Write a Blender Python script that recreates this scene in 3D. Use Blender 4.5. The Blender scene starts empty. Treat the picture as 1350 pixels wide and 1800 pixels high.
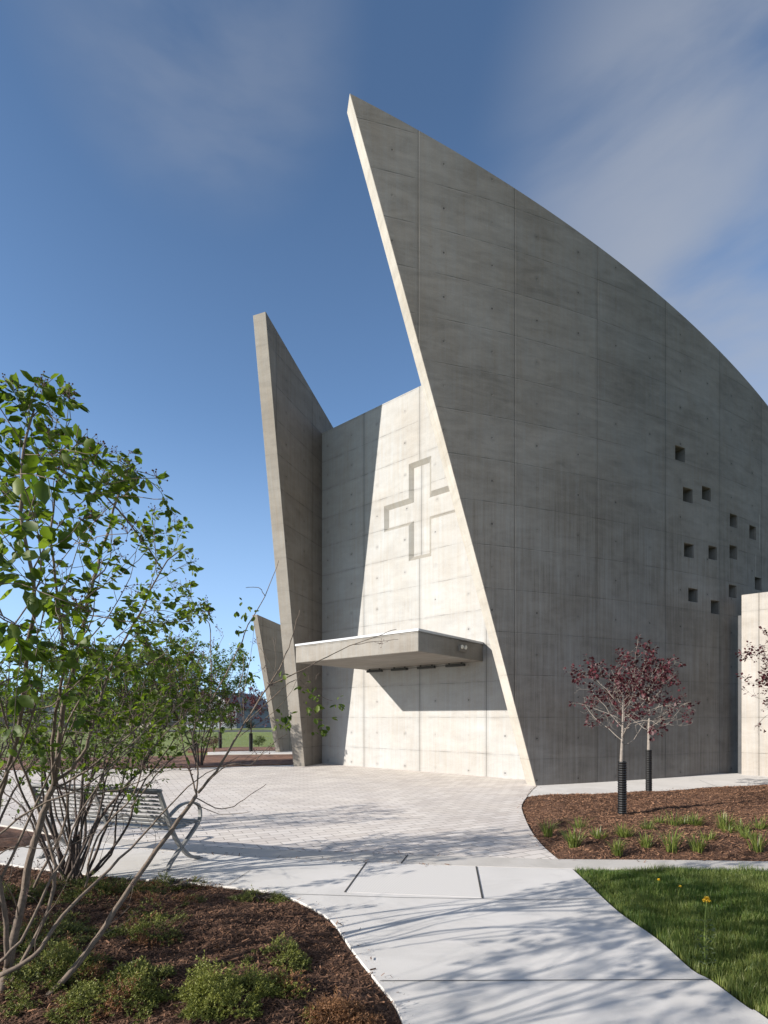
import bpy, bmesh, math, random
import numpy as np
from mathutils import Vector, noise as mnoise
R = math.radians
random.seed(7)
rng = np.random.default_rng(11)
sc = bpy.context.scene
C = sc.collection

# ------------------------------------------------------------------ camera
EYE, HOR, FPX = 1.6, 1260.0, 950.0           # eye height, horizon row and focal length in photo pixels
cam = bpy.data.cameras.new('camera'); camo = bpy.data.objects.new('camera', cam); C.objects.link(camo)
camo.location = (0, 0, EYE); camo.rotation_euler = (R(90), 0, 0)
cam.sensor_fit = 'VERTICAL'; cam.sensor_height = 36; cam.lens = 36 * FPX / 1800
cam.shift_y = (HOR - 900) / 1800
cam.clip_start = 0.05; cam.clip_end = 5000
sc.camera = camo

# ------------------------------------------------------------------ light
PHI, ELEV = 24.0, 22.0                        # heading of the shadows on the ground, height of the sun
w = bpy.data.worlds.new("World"); sc.world = w; w.use_nodes = True
nt = w.node_tree; nt.nodes.clear()
def nd(nt, typ, ins=None, **props):
    n = nt.nodes.new(typ)
    for k, v in props.items(): setattr(n, k, v)
    for k, v in (ins or {}).items():
        s = n.inputs[k]
        if hasattr(v, 'is_output') or isinstance(v, bpy.types.NodeSocket): nt.links.new(v, s)
        else: s.default_value = v
    return n
def mth(nt, op, a, b=None, c=None, clamp=False):
    n = nt.nodes.new('ShaderNodeMath'); n.operation = op; n.use_clamp = clamp
    for i, v in enumerate((a, b, c)):
        if v is None: continue
        if isinstance(v, bpy.types.NodeSocket): nt.links.new(v, n.inputs[i])
        else: n.inputs[i].default_value = v
    return n.outputs[0]
def mrange(nt, v, a, b, c=0.0, d=1.0, smooth=False):
    n = nt.nodes.new('ShaderNodeMapRange'); n.clamp = True
    if smooth: n.interpolation_type = 'SMOOTHSTEP'
    nt.links.new(v, n.inputs[0])
    for i, x in enumerate((a, b, c, d)): n.inputs[i + 1].default_value = x
    return n.outputs[0]
def mixc(nt, f, a, b, mode='MIX'):
    n = nt.nodes.new('ShaderNodeMix'); n.data_type = 'RGBA'; n.blend_type = mode
    for s, v in ((n.inputs[0], f), (n.inputs[6], a), (n.inputs[7], b)):
        if isinstance(v, bpy.types.NodeSocket): nt.links.new(v, s)
        else: s.default_value = v if not isinstance(v, tuple) or len(v) == 4 else (*v, 1)
    return n.outputs[2]
tc = nd(nt, 'ShaderNodeTexCoord')
_sx = nd(nt, 'ShaderNodeSeparateXYZ', {0: tc.outputs['Generated']})
_up = nd(nt, 'ShaderNodeCombineXYZ', {0: _sx.outputs[0], 1: _sx.outputs[1], 2: mth(nt, 'ADD', mth(nt, 'MULTIPLY', mth(nt, 'MAXIMUM', _sx.outputs[2], 0.0), .93), .085)})
sky = nd(nt, 'ShaderNodeTexSky', {'Vector': nd(nt, 'ShaderNodeVectorMath', {0: _up.outputs[0]}, operation='NORMALIZE').outputs[0]}, sky_type='NISHITA', sun_disc=False, sun_elevation=R(ELEV), sun_rotation=R(270 - PHI),
         altitude=300, air_density=1.0, dust_density=0.1, ozone_density=2.2)
def vdot(nt, v, d):
    n = nt.nodes.new('ShaderNodeVectorMath'); n.operation = 'DOT_PRODUCT'
    nt.links.new(v, n.inputs[0]); n.inputs[1].default_value = Vector(d).normalized(); return n.outputs['Value']
mp = nd(nt, 'ShaderNodeMapping', {'Vector': tc.outputs['Generated'], 'Rotation': (0, R(28), R(15)), 'Scale': (1.5, 1.5, 4.2)})
n1 = nd(nt, 'ShaderNodeTexNoise', {'Vector': mp.outputs[0], 'Scale': 1.6, 'Detail': 8.0, 'Roughness': 0.50, 'Distortion': 0.3})
n2 = nd(nt, 'ShaderNodeTexNoise', {'Vector': tc.outputs['Generated'], 'Scale': 1.6, 'Detail': 3.0})
ma = mrange(nt, vdot(nt, tc.outputs['Generated'], (0.80, 1, 1.02)), 0.915, 0.99, 0, 1, True)
mb = mrange(nt, vdot(nt, tc.outputs['Generated'], (-0.36, 1, 1.33)), 0.978, 0.998, 0, 0.55, True)
cl = mth(nt, 'MULTIPLY', mth(nt, 'MAXIMUM', ma, mb), mrange(nt, n1.outputs[0], 0.33, 0.66, 0.0, 1.0, True))
cl = mth(nt, 'MULTIPLY', cl, mrange(nt, n2.outputs[0], 0.34, 0.6, 0.55, 1.0))
cl = mth(nt, 'MULTIPLY', cl, 0.75)
grad = mrange(nt, _sx.outputs[2], 0.0, 0.75, 1.72, 0.93)
skc = nd(nt, 'ShaderNodeVectorMath', {0: mixc(nt, 1.0, sky.outputs[0], (0.94, 1.02, 1.08, 1), 'MULTIPLY')}, operation='SCALE'); nt.links.new(grad, skc.inputs['Scale'])
# cloud added out of view, overhead and behind the camera, as neutral fill light
nb = nd(nt, 'ShaderNodeTexNoise', {'Vector': tc.outputs['Generated'], 'Scale': 2.6, 'Detail': 5.0, 'Roughness': 0.5})
cb = mth(nt, 'MULTIPLY', mrange(nt, vdot(nt, tc.outputs['Generated'], (0, 1, .45)), 0.66, 0.30, 0, 1, True), mrange(nt, nb.outputs[0], 0.38, 0.62, 0, 1, True))
cb = mth(nt, 'MULTIPLY', cb, mrange(nt, _sx.outputs[2], 0.0, 0.15, 0, 0.6))
low = mth(nt, 'MULTIPLY', mrange(nt, _sx.outputs[2], 0.5, 0.02, 0, 1, True), .42)
col = mixc(nt, low, skc.outputs[0], (3.3, 4.3, 5.9, 1))
col = mixc(nt, cl, col, (2.55, 2.75, 3.15, 1))
col = mixc(nt, cb, col, (4.6, 4.15, 3.6, 1))
bg = nd(nt, 'ShaderNodeBackground', {'Color': col, 'Strength': 0.085})
nt.links.new(bg.outputs[0], nd(nt, 'ShaderNodeOutputWorld').inputs[0])
sun = bpy.data.lights.new('sun', 'SUN'); sun.energy = 4.2; sun.angle = R(0.53); sun.color = (1, 0.935, 0.845)
suno = bpy.data.objects.new('sun', sun); C.objects.link(suno)
SUNV = Vector((math.cos(R(PHI)) * math.cos(R(ELEV)), math.sin(R(PHI)) * math.cos(R(ELEV)), -math.sin(R(ELEV))))
suno.rotation_euler = SUNV.to_track_quat('-Z', 'Y').to_euler(); suno.location = (-30, -10, 30)
sc.view_settings.view_transform = 'Standard'; sc.view_settings.look = 'None'
sc.view_settings.exposure = 0.95; sc.view_settings.gamma = 1
sc.cycles.max_bounces = 8; sc.cycles.transparent_max_bounces = 8

# ------------------------------------------------------------------ helpers
def P(px, py, Y): return ((px - 675) / FPX * Y, Y, EYE - (py - HOR) / FPX * Y)     # photo pixel at depth Y -> point
def G(px, py): Y = EYE * FPX / (py - HOR); return ((px - 675) / FPX * Y, Y)          # photo pixel on the ground -> point
def gl(L): return [G(*p) for p in L]
def tag(o, label=None, cat=None, group=None, kind=None):
    if label: o['label'] = label
    if cat: o['category'] = cat
    if group: o['group'] = group
    if kind: o['kind'] = kind
    return o
def empty(name, loc, label=None, cat=None, group=None):
    o = bpy.data.objects.new(name, None); C.objects.link(o); o.location = loc; o.empty_display_size = .2
    return tag(o, label, cat, group)
def link(name, me, mat, parent=None, smooth=False):
    o = bpy.data.objects.new(name, me); C.objects.link(o)
    if mat: me.materials.append(mat)
    if parent:
        o.parent = parent
        o.matrix_parent_inverse.identity()
        if parent.type == 'EMPTY':                   # meshes are written in world space: take the root's place off
            me.transform(parent.matrix_basis.inverted())
    if smooth: me.polygons.foreach_set('use_smooth', [True] * len(me.polygons))
    return o
class MB:                                            # gathers faces of one mesh
    def __init__(s): s.v = []; s.f = []
    def add(s, vs, fs):
        b = len(s.v); s.v += [tuple(v) for v in vs]; s.f += [tuple(i + b for i in f) for f in fs]
    def box(s, c, ax, ay, az):                        # centre and three half vectors
        c = Vector(c); ax = Vector(ax); ay = Vector(ay); az = Vector(az); vs = []
        for k in (-1, 1):
            for i, j in ((-1, -1), (1, -1), (1, 1), (-1, 1)): vs.append(c + i * ax + j * ay + k * az)
        s.add(vs, [(3, 2, 1, 0), (4, 5, 6, 7), (0, 1, 5, 4), (1, 2, 6, 5), (2, 3, 7, 6), (3, 0, 4, 7)])
    def tube(s, pts, rad, n=6, cap=True):
        pts = [Vector(p) for p in pts]; m = len(pts)
        if not hasattr(rad, '__len__'): rad = [rad] * m
        b = len(s.v); prev = None
        for i in range(m):
            t = (pts[min(i + 1, m - 1)] - pts[max(i - 1, 0)]).normalized()
            if prev is None:
                a = t.orthogonal().normalized()
            else:
                a = (prev - t * prev.dot(t)); a = a.normalized() if a.length > 1e-6 else t.orthogonal().normalized()
            prev = a; c = t.cross(a)
            for k in range(n):
                an = 2 * math.pi * k / n
                s.v.append(tuple(pts[i] + (a * math.cos(an) + c * math.sin(an)) * rad[i]))
        for i in range(m - 1):
            for k in range(n):
                k2 = (k + 1) % n
                s.f.append((b + i * n + k, b + i * n + k2, b + (i + 1) * n + k2, b + (i + 1) * n + k))
        if cap:
            s.f.append(tuple(b + k for k in reversed(range(n)))); s.f.append(tuple(b + (m - 1) * n + k for k in range(n)))
    def build(s, name, mat, parent=None, smooth=False):
        me = bpy.data.meshes.new(name); me.from_pydata(s.v, [], s.f); me.update()
        return link(name, me, mat, parent, smooth)
def np_mesh(name, V, F, mat, parent=None, smooth=False, attr=None):
    """V (n,3) floats, F (m,k) ints, all faces with k corners"""
    me = bpy.data.meshes.new(name); n, m, k = len(V), len(F), F.shape[1]
    me.vertices.add(n); me.vertices.foreach_set('co', np.ascontiguousarray(V, dtype=np.float32).ravel())
    me.loops.add(m * k); me.loops.foreach_set('vertex_index', np.ascontiguousarray(F, dtype=np.int32).ravel())
    me.polygons.add(m); me.polygons.foreach_set('loop_start', np.arange(0, m * k, k, dtype=np.int32))
    me.update(calc_edges=True)
    if attr is not None:
        a = me.attributes.new('tone', 'FLOAT', 'POINT'); a.data.foreach_set('value', np.ascontiguousarray(attr, dtype=np.float32))
    return link(name, me, mat, parent, smooth)
def bevel(o, w=.01, seg=2):
    m = o.modifiers.new('bevel', 'BEVEL'); m.width = w; m.segments = seg; m.limit_method = 'ANGLE'; m.angle_limit = R(40); return o
def mat(name, col=(.5, .5, .5), rough=.6, metal=0.0):
    m = bpy.data.materials.new(name); m.use_nodes = True
    b = m.node_tree.nodes['Principled BSDF']
    b.inputs['Base Color'].default_value = (*col, 1); b.inputs['Roughness'].default_value = rough; b.inputs['Metallic'].default_value = metal
    return m, m.node_tree, b
def lk(nt, a, b): nt.links.new(a, b)
def bump(nt, b, h, dist=.01, st=1.0):
    n = nd(nt, 'ShaderNodeBump', {'Strength': st, 'Distance': dist, 'Height': h}); lk(nt, n.outputs[0], b.inputs['Normal'])
def inside(poly, X, Y):
    r = np.zeros(X.shape, bool); n = len(poly)
    for i in range(n):
        x1, y1 = poly[i]; x2, y2 = poly[(i + 1) % n]
        c = (y1 > Y) != (y2 > Y)
        with np.errstate(divide='ignore', invalid='ignore'):
            r ^= c & (X < (x2 - x1) * (Y - y1) / (y2 - y1 + 1e-12) + x1)
    return r
def dist_poly(poly, X, Y):
    d = np.full(X.shape, 1e9); n = len(poly)
    for i in range(n):
        x1, y1 = poly[i]; x2, y2 = poly[(i + 1) % n]; dx, dy = x2 - x1, y2 - y1
        t = np.clip(((X - x1) * dx + (Y - y1) * dy) / (dx * dx + dy * dy + 1e-12), 0, 1)
        d = np.minimum(d, np.hypot(X - x1 - t * dx, Y - y1 - t * dy))
    return d
_gr = [rng.random((64, 64)) for _ in range(3)]
def vnoise(X, Y, s, k=0):
    x = X / s + 1000; y = Y / s + 1000; xi = np.floor(x).astype(int); yi = np.floor(y).astype(int)
    fx = x - xi; fy = y - yi; fx = fx * fx * (3 - 2 * fx); fy = fy * fy * (3 - 2 * fy); g = _gr[k]
    a = g[xi % 64, yi % 64]; b = g[(xi + 1) % 64, yi % 64]; c = g[xi % 64, (yi + 1) % 64]; d = g[(xi + 1) % 64, (yi + 1) % 64]
    return (a * (1 - fx) + b * fx) * (1 - fy) + (c * (1 - fx) + d * fx) * fy - .5

# ------------------------------------------------------------------ concrete
PH, Z0 = 0.97, 0.61                                # height of a pour board, first board joint above ground
def concrete(name, pw, off, base, var=.16, jh=.5, streak=.5, mott=1.0, soft=1.0, lit_amt=.12, zone=0.0, hd=.5, holes=True, blue=(1, 1, 1), pale_lines=()):
    m, t, b = mat(name, (.4, .4, .4), .85)
    uv = nd(t, 'ShaderNodeUVMap'); sx = nd(t, 'ShaderNodeSeparateXYZ', {0: uv.outputs[0]})
    s, z = sx.outputs[0], sx.outputs[1]
    u = mth(t, 'DIVIDE', mth(t, 'SUBTRACT', s, off), pw); v = mth(t, 'DIVIDE', mth(t, 'SUBTRACT', z, Z0), PH)
    fu, fv = mth(t, 'FRACT', u), mth(t, 'FRACT', v); iu, iv = mth(t, 'FLOOR', u), mth(t, 'FLOOR', v)
    cmb = nd(t, 'ShaderNodeCombineXYZ', {0: iu, 1: iv, 2: off})
    wn = nd(t, 'ShaderNodeTexWhiteNoise', {'Vector': cmb.outputs[0]}, noise_dimensions='3D')
    wl = nd(t, 'ShaderNodeTexWhiteNoise', {'Vector': nd(t, 'ShaderNodeCombineXYZ', {0: iu, 1: off}).outputs[0]}, noise_dimensions='3D')
    def ns(sc3, scale, det=4.0, rough=.55, dist=0.0):
        mpn = nd(t, 'ShaderNodeMapping', {'Vector': uv.outputs[0], 'Scale': sc3})
        return nd(t, 'ShaderNodeTexNoise', {'Vector': mpn.outputs[0], 'Scale': scale, 'Detail': det, 'Roughness': rough, 'Distortion': dist}).outputs[0]
    blotch = ns((1, 1, 1), 0.55, 5, .6, .4)
    cloud = ns((1, 2.2, 1), 1.6, 6, .65, .6)
    streaks = ns((9, .35, 1), 1.3, 5, .6)
    fstreak = ns((40, .5, 1), 1.5, 3, .6)
    bands = ns((.5, 2.6, 1), 1.5, 6, .68, .9)
    fine = ns((1, 1, 1), 38, 5, .7)
    wob = mth(t, 'MULTIPLY', mth(t, 'SUBTRACT', ns((1, 1, 1), 2.2, 3), .5), .02)
    # joints
    du = mth(t, 'MULTIPLY', mth(t, 'SUBTRACT', .5, mth(t, 'ABSOLUTE', mth(t, 'SUBTRACT', fu, .5))), pw)
    dv = mth(t, 'MULTIPLY', mth(t, 'SUBTRACT', .5, mth(t, 'ABSOLUTE', mth(t, 'SUBTRACT', fv, .5))), PH)
    dvw = mth(t, 'ABSOLUTE', mth(t, 'ADD', dv, wob))
    brk = mrange(t, ns((1.6, .01, 1), 1.1, 2), .42, .6, .15, 1.0)
    ju = mrange(t, du, .004, .014, 1, 0); jv = mth(t, 'MULTIPLY', mrange(t, dvw, .004, .016, 1, 0), brk)
    jvs = mth(t, 'MULTIPLY', mrange(t, dvw, .0, .10, 1, 0, True), mrange(t, cloud, .45, .68, 0, 1))
    jus = mrange(t, du, .0, .12, 1, 0, True)
    # form tie holes
    f2 = mth(t, 'FRACT', mth(t, 'MULTIPLY', fu, 2.0))
    hx = mth(t, 'MULTIPLY', mth(t, 'SUBTRACT', f2, .5), pw / 2); hy = mth(t, 'MULTIPLY', mth(t, 'SUBTRACT', fv, .5), PH)
    hr = mth(t, 'SQRT', mth(t, 'ADD', mth(t, 'MULTIPLY', hx, hx), mth(t, 'MULTIPLY', hy, hy)))
    hole = mrange(t, hr, .016, .024, 1, 0) if holes else mrange(t, hr, -2, -1, 1, 0)
    hw = nd(t, 'ShaderNodeTexWhiteNoise', {'Vector': nd(t, 'ShaderNodeCombineXYZ', {0: mth(t, 'FLOOR', mth(t, 'MULTIPLY', u, 2.0)), 1: iv, 2: off + 3.3}).outputs[0]}, noise_dimensions='3D').outputs[0]
    hole = mth(t, 'MULTIPLY', hole, mrange(t, hw, .1, .7, .15, 1))
    halo = mth(t, 'MULTIPLY', mrange(t, hr, .02, .11, 1, 0, True), mrange(t, cloud, .4, .65, 0, 1))
    # bug holes
    vo = nd(t, 'ShaderNodeTexVoronoi', {'Vector': uv.outputs[0], 'Scale': 17.0, 'Randomness': 1.0}, distance='EUCLIDEAN')
    thr = mth(t, 'MULTIPLY', mrange(t, ns((1, 1, 1), .8, 3), .47, .7, 0, 1), .13)
    pore = mth(t, 'MULTIPLY', mth(t, 'GREATER_THAN', thr, vo.outputs['Distance']), .9)
    zu = mrange(t, mth(t, 'ADD', z, mth(t, 'MULTIPLY', blotch, 3.0)), 6.5, 9.5, 0, 1, True)
    zu = mth(t, 'MULTIPLY', zu, zone)
    zl = mth(t, 'SUBTRACT', 1.0, mth(t, 'MULTIPLY', zu, .75)); zb = mth(t, 'ADD', .45, mth(t, 'MULTIPLY', zu, .9))
    lit_edge = mth(t, 'MULTIPLY', mrange(t, mth(t, 'ABSOLUTE', mth(t, 'SUBTRACT', mth(t, 'MULTIPLY', fu, pw), .022)), .004, .010, 1, 0), mrange(t, ns((.01, .5, 1), 1.3, 3), .45, .6, .1, 1))  # sunlit edge of each vertical joint, painted as a thin pale line
    # colour
    k = mth(t, 'ADD', 1.0, mth(t, 'MULTIPLY', mth(t, 'SUBTRACT', blotch, .5), .75 * mott))
    k = mth(t, 'ADD', k, mth(t, 'MULTIPLY', mth(t, 'SUBTRACT', cloud, .5), .55 * mott))
    k = mth(t, 'ADD', k, mth(t, 'MULTIPLY', mth(t, 'MULTIPLY', mth(t, 'SUBTRACT', streaks, .5), streak * 1.3), zl))
    k = mth(t, 'ADD', k, mth(t, 'MULTIPLY', mth(t, 'MULTIPLY', mth(t, 'SUBTRACT', fstreak, .5), zl), streak * 1.1))
    k = mth(t, 'ADD', k, mth(t, 'MULTIPLY', mth(t, 'MULTIPLY', mth(t, 'SUBTRACT', bands, .5), zb), .5 * mott))
    k = mth(t, 'ADD', k, mth(t, 'MULTIPLY', mth(t, 'SUBTRACT', fine, .5), .35))
    k = mth(t, 'ADD', k, mth(t, 'MULTIPLY', mth(t, 'SUBTRACT', wn.outputs[0], .5), var))
    k = mth(t, 'ADD', k, mth(t, 'MULTIPLY', mth(t, 'SUBTRACT', wl.outputs[0], .5), var * .6))
    for a, f in ((ju, .42), (jv, jh), (jvs, .16 * soft), (jus, .10 * soft), (halo, .3), (pore, .45)):
        k = mth(t, 'MULTIPLY', k, mth(t, 'SUBTRACT', 1.0, mth(t, 'MULTIPLY', a, f)))
    k = mth(t, 'MULTIPLY', k, mth(t, 'SUBTRACT', 1.0, mth(t, 'MULTIPLY', hole, hd)))
    k = mth(t, 'ADD', k, mth(t, 'MULTIPLY', lit_edge, lit_amt))
    for (es, ez0, ez1, ew) in pale_lines:                  # narrow pale vertical streaks on the face
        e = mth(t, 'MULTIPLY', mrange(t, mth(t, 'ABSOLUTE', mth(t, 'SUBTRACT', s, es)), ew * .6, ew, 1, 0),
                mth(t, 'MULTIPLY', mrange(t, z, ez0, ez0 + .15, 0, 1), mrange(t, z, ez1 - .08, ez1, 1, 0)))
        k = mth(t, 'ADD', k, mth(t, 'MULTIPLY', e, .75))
    hue = mixc(t, mrange(t, mth(t, 'ADD', mth(t, 'MULTIPLY', blotch, .5), mth(t, 'MULTIPLY', streaks, .5)), .38, .62), (1.04, .995, .93), (.97, 1.0, 1.02))
    vm = nd(t, 'ShaderNodeVectorMath', {0: hue, 1: tuple(base)}, operation='MULTIPLY')
    vs = nd(t, 'ShaderNodeVectorMath', {0: vm.outputs[0]}, operation='SCALE'); lk(t, k, vs.inputs['Scale'])
    lk(t, vs.outputs[0], b.inputs['Base Color'])
    h = mth(t, 'SUBTRACT', mth(t, 'MULTIPLY', fine, .12), mth(t, 'MULTIPLY', pore, .6))
    h = mth(t, 'SUBTRACT', h, mth(t, 'ADD', mth(t, 'MULTIPLY', ju, .7), mth(t, 'MULTIPLY', jv, .6)))
    h = mth(t, 'SUBTRACT', h, mth(t, 'MULTIPLY', hole, 1.6))
    h = mth(t, 'ADD', h, mth(t, 'MULTIPLY', bands, .3)); h = mth(t, 'ADD', h, mth(t, 'MULTIPLY', wl.outputs[0], .5))
    bump(t, b, h, .012, .8)
    return m
CB = (.40, .392, .378)
M_big = concrete('dark_board_concrete', 2.35, 0, (.156, .144, .134), .15, jh=.24, mott=1.2, streak=.75, lit_amt=.4, zone=1.0, hd=.7, pale_lines=((11.62, 6.55, 7.75, .02), (11.38, 5.3, 6.5, .016)))
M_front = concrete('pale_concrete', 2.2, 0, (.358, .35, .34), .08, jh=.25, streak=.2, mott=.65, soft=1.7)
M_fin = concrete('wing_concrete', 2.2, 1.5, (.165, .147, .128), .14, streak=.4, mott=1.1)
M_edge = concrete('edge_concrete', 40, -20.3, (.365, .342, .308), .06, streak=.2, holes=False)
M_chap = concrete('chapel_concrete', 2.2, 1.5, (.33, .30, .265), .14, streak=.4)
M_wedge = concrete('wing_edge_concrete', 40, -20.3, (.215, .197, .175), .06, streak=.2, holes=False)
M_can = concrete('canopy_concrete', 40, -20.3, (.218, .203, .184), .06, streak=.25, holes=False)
M_ledge = concrete('dark_recess_concrete', 40, -20.3, (.235, .222, .20), .06, streak=.2, holes=False)
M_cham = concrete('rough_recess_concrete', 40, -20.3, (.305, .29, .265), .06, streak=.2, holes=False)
M_low = concrete('low_wall_concrete', 2.3, .4, (.36, .335, .31), .08, streak=.2)
def plain(name, col, rough=.8, nscale=8, amt=.3, bumpd=.004, metal=0.0, obj=True, det=6):
    m, t, b = mat(name, col, rough, metal)
    tcn = nd(t, 'ShaderNodeTexCoord')
    n = nd(t, 'ShaderNodeTexNoise', {'Vector': tcn.outputs['Object'], 'Scale': nscale, 'Detail': det, 'Roughness': .65})
    k = mrange(t, n.outputs[0], .25, .75, 1 - amt, 1 + amt)
    vs = nd(t, 'ShaderNodeVectorMath', {0: tuple(col)}, operation='SCALE'); lk(t, k, vs.inputs['Scale'])
    lk(t, vs.outputs[0], b.inputs['Base Color'])
    if bumpd: bump(t, b, n.outputs[0], bumpd, .6)
    return m
def leafmat(name, c1, c2, trans=.35, rough=.45, tr=None):
    m, t, b = mat(name, c1, rough)
    g = nd(t, 'ShaderNodeAttribute', attribute_name='tone')
    c = mixc(t, g.outputs['Fac'], (*c1, 1), (*c2, 1))
    lk(t, c, b.inputs['Base Color'])
    tl = nd(t, 'ShaderNodeBsdfTranslucent'); lk(t, mixc(t, 1.0, c, (*(tr or (1.5, 1.6, .6)), 1), 'MULTIPLY'), tl.inputs[0])
    mx = nd(t, 'ShaderNodeMixShader', {0: trans, 1: b.outputs[0], 2: tl.outputs[0]})
    lk(t, mx.outputs[0], t.nodes['Material Output'].inputs[0])
    return m
M_white = plain('white_metal_flashing', (.46, .47, .48), .4, 5, .06, 0)
M_steel = plain('grey_painted_steel', (.19, .192, .19), .5, 20, .1, 0, .15)
M_dark = plain('dark_fixture_metal', (.035, .035, .035), .5, 10, .2, 0)
M_glass, _t, _b = mat('dark_window_glass', (.01, .011, .012), .12)
M_lens = plain('clear_lamp_lens', (.75, .72, .62), .2, 30, .2, 0)
M_bark = plain('grey_brown_bark', (.14, .105, .08), .85, 40, .45, .004)
M_barkd = plain('dark_stem_bark', (.075, .055, .045), .85, 40, .4, .004)
M_barkp = plain('pale_grey_bark', (.22, .19, .165), .85, 30, .3, .003)
M_guard = plain('black_corrugated_plastic', (.004, .004, .004), .45, 20, .3, 0)

# ------------------------------------------------------------------ walls
U = lambda a: Vector((math.cos(R(a)), math.sin(R(a)), 0))
KAP, TH0 = 3.55 / 2.35, 14.9                         # plan curve of the tall wall: degrees per metre, heading at s = 0
Y905 = 12.36; X905 = (905.4 - 675) / FPX * Y905
def bigdir(s): return R(TH0 + KAP * s)
_ST = .05; _S = np.arange(-4, 24, _ST); _th = np.radians(TH0 + KAP * (_S + _ST / 2))
_X = np.concatenate([[0], np.cumsum(np.cos(_th) * _ST)]); _Y = np.concatenate([[0], np.cumsum(np.sin(_th) * _ST)])
_Sg = np.concatenate([_S, [_S[-1] + _ST]])
_X += X905 - np.interp(2.35, _Sg, _X); _Y += Y905 - np.interp(2.35, _Sg, _Y)
def big(s, wd=0.0):                                  # point on the tall wall; wd = metres in from the outer face
    a = bigdir(s); return np.interp(s, _Sg, _X) - wd * math.sin(a), np.interp(s, _Sg, _Y) + wd * math.cos(a)
def big_s(px):                                       # distance along the wall seen at a photo column
    pp = 675 + FPX * _X / _Y; return float(np.interp(px, pp, _Sg))
def setuv(me, uvs):                                  # one (s, z) per corner
    L = me.uv_layers.new(name='UVMap'); L.data.foreach_set('uv', np.asarray(uvs, dtype=np.float32).ravel())
def flat_wall(name, mp3, s0, s1, z0, z1, cuts, holes, thick, mats, parent, ds=.3, extra_z=()):
    """board of (s, z) cells, trimmed by straight cuts, pierced by square holes, thickened and bent by mp3(s, depth, z)"""
    ss = set(np.round(np.arange(s0, s1 + 1e-6, ds), 4)) | {s1}; zz = {z0, z1} | set(extra_z)
    for (a, b_, c, d) in holes: ss |= {a, b_}; zz |= {c, d}
    ss = sorted(ss); zz = sorted(zz)
    bm = bmesh.new(); vg = [[bm.verts.new((s, z, 0)) for z in zz] for s in ss]
    for i in range(len(ss) - 1):
        for j in range(len(zz) - 1):
            cs, cz = (ss[i] + ss[i + 1]) / 2, (zz[j] + zz[j + 1]) / 2
            if any(a < cs < b_ and c < cz < d for (a, b_, c, d) in holes): continue
            bm.faces.new((vg[i][j], vg[i + 1][j], vg[i + 1][j + 1], vg[i][j + 1]))
    for (pt, no) in cuts:
        bmesh.ops.bisect_plane(bm, geom=bm.verts[:] + bm.edges[:] + bm.faces[:], plane_co=(*pt, 0), plane_no=(*no, 0), clear_outer=True)
    bmesh.ops.remove_doubles(bm, verts=bm.verts[:], dist=1e-4)
    bm.verts.ensure_lookup_table(); bm.verts.index_update()
    vs = [(v.co.x, v.co.y) for v in bm.verts if True]; n = len(vs)
    fs = [[v.index for v in f.verts] for f in bm.faces]
    bd = [(l.vert.index, l.link_loop_next.vert.index) for f in bm.faces for l in f.loops if l.edge.is_boundary]
    bm.free()
    co = [mp3(s, 0, z) for s, z in vs] + [mp3(s, thick, z) for s, z in vs]
    faces = []; uvs = []; mi = []
    for f in fs:
        faces.append(f); uvs += [vs[i] for i in f]; mi.append(0)
        faces.append([i + n for i in reversed(f)]); uvs += [vs[i] for i in reversed(f)]; mi.append(0)
    for a, b_ in bd:
        faces.append([b_, a, a + n, b_ + n])
        mx_, mz_ = (vs[a][0] + vs[b_][0]) / 2, (vs[a][1] + vs[b_][1]) / 2
        mi.append(0 if any(h0 - .01 < mx_ < h1 + .01 and g0 - .01 < mz_ < g1 + .01 for (h0, h1, g0, g1) in holes) else 1)
        vert = abs(vs[a][1] - vs[b_][1]) > abs(vs[a][0] - vs[b_][0])
        if vert: uvs += [(-.01, vs[b_][1]), (-.01, vs[a][1]), (thick, vs[a][1]), (thick, vs[b_][1])]
        else: uvs += [(vs[b_][0], 0), (vs[a][0], 0), (vs[a][0], thick), (vs[b_][0], thick)]
    me = bpy.data.meshes.new(name); me.from_pydata(co, [], faces); me.update()
    setuv(me, uvs); o = link(name, me, None, parent)
    for m in mats: me.materials.append(m)
    me.polygons.foreach_set('material_index', mi)
    return o
church = empty('concrete_church', (3.0, 14.0, 0), 'raw board-marked concrete church with two tall leaning pointed walls and a recessed cross', 'church')
church_wall_h = 14.27
S_TIP, Z_TIP, S_FOOT = big_s(614.5), 14.68, big_s(942)
wins = [(413, 487, 200, 320), (478, 545, 548, 665), (636, 697, 540, 648), (867, 920, 768, 875), (1030, 1075, 865, 975), (487, 555, 1013, 1127),
        (690, 750, 1035, 1145), (865, 917, 1030, 1140), (1075, 1118, 1297, 1400), (522, 590, 1390, 1500), (710, 775, 1490, 1600), (860, 910, 1362, 1465)]
holes = []
for (xa, xb, ya, yb) in wins:
    sa, sb = big_s(1100 + .2111 * xa), big_s(1100 + .2111 * xb)
    Y = big(sa)[1]; za = EYE - (740 + .2111 * yb - HOR) / FPX * Y; zb = EYE - (740 + .2111 * ya - HOR) / FPX * Y
    h = zb - za; h = min(max(h, .36), .44); holes.append((sa, sa + .40, za, za + h))
lean = Vector((S_FOOT - S_TIP, -Z_TIP)).normalized()
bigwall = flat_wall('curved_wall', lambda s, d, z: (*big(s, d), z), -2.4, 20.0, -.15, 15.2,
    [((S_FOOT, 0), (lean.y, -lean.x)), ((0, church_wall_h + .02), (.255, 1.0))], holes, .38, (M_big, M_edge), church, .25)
bevel(bigwall, .012, 1)
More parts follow.
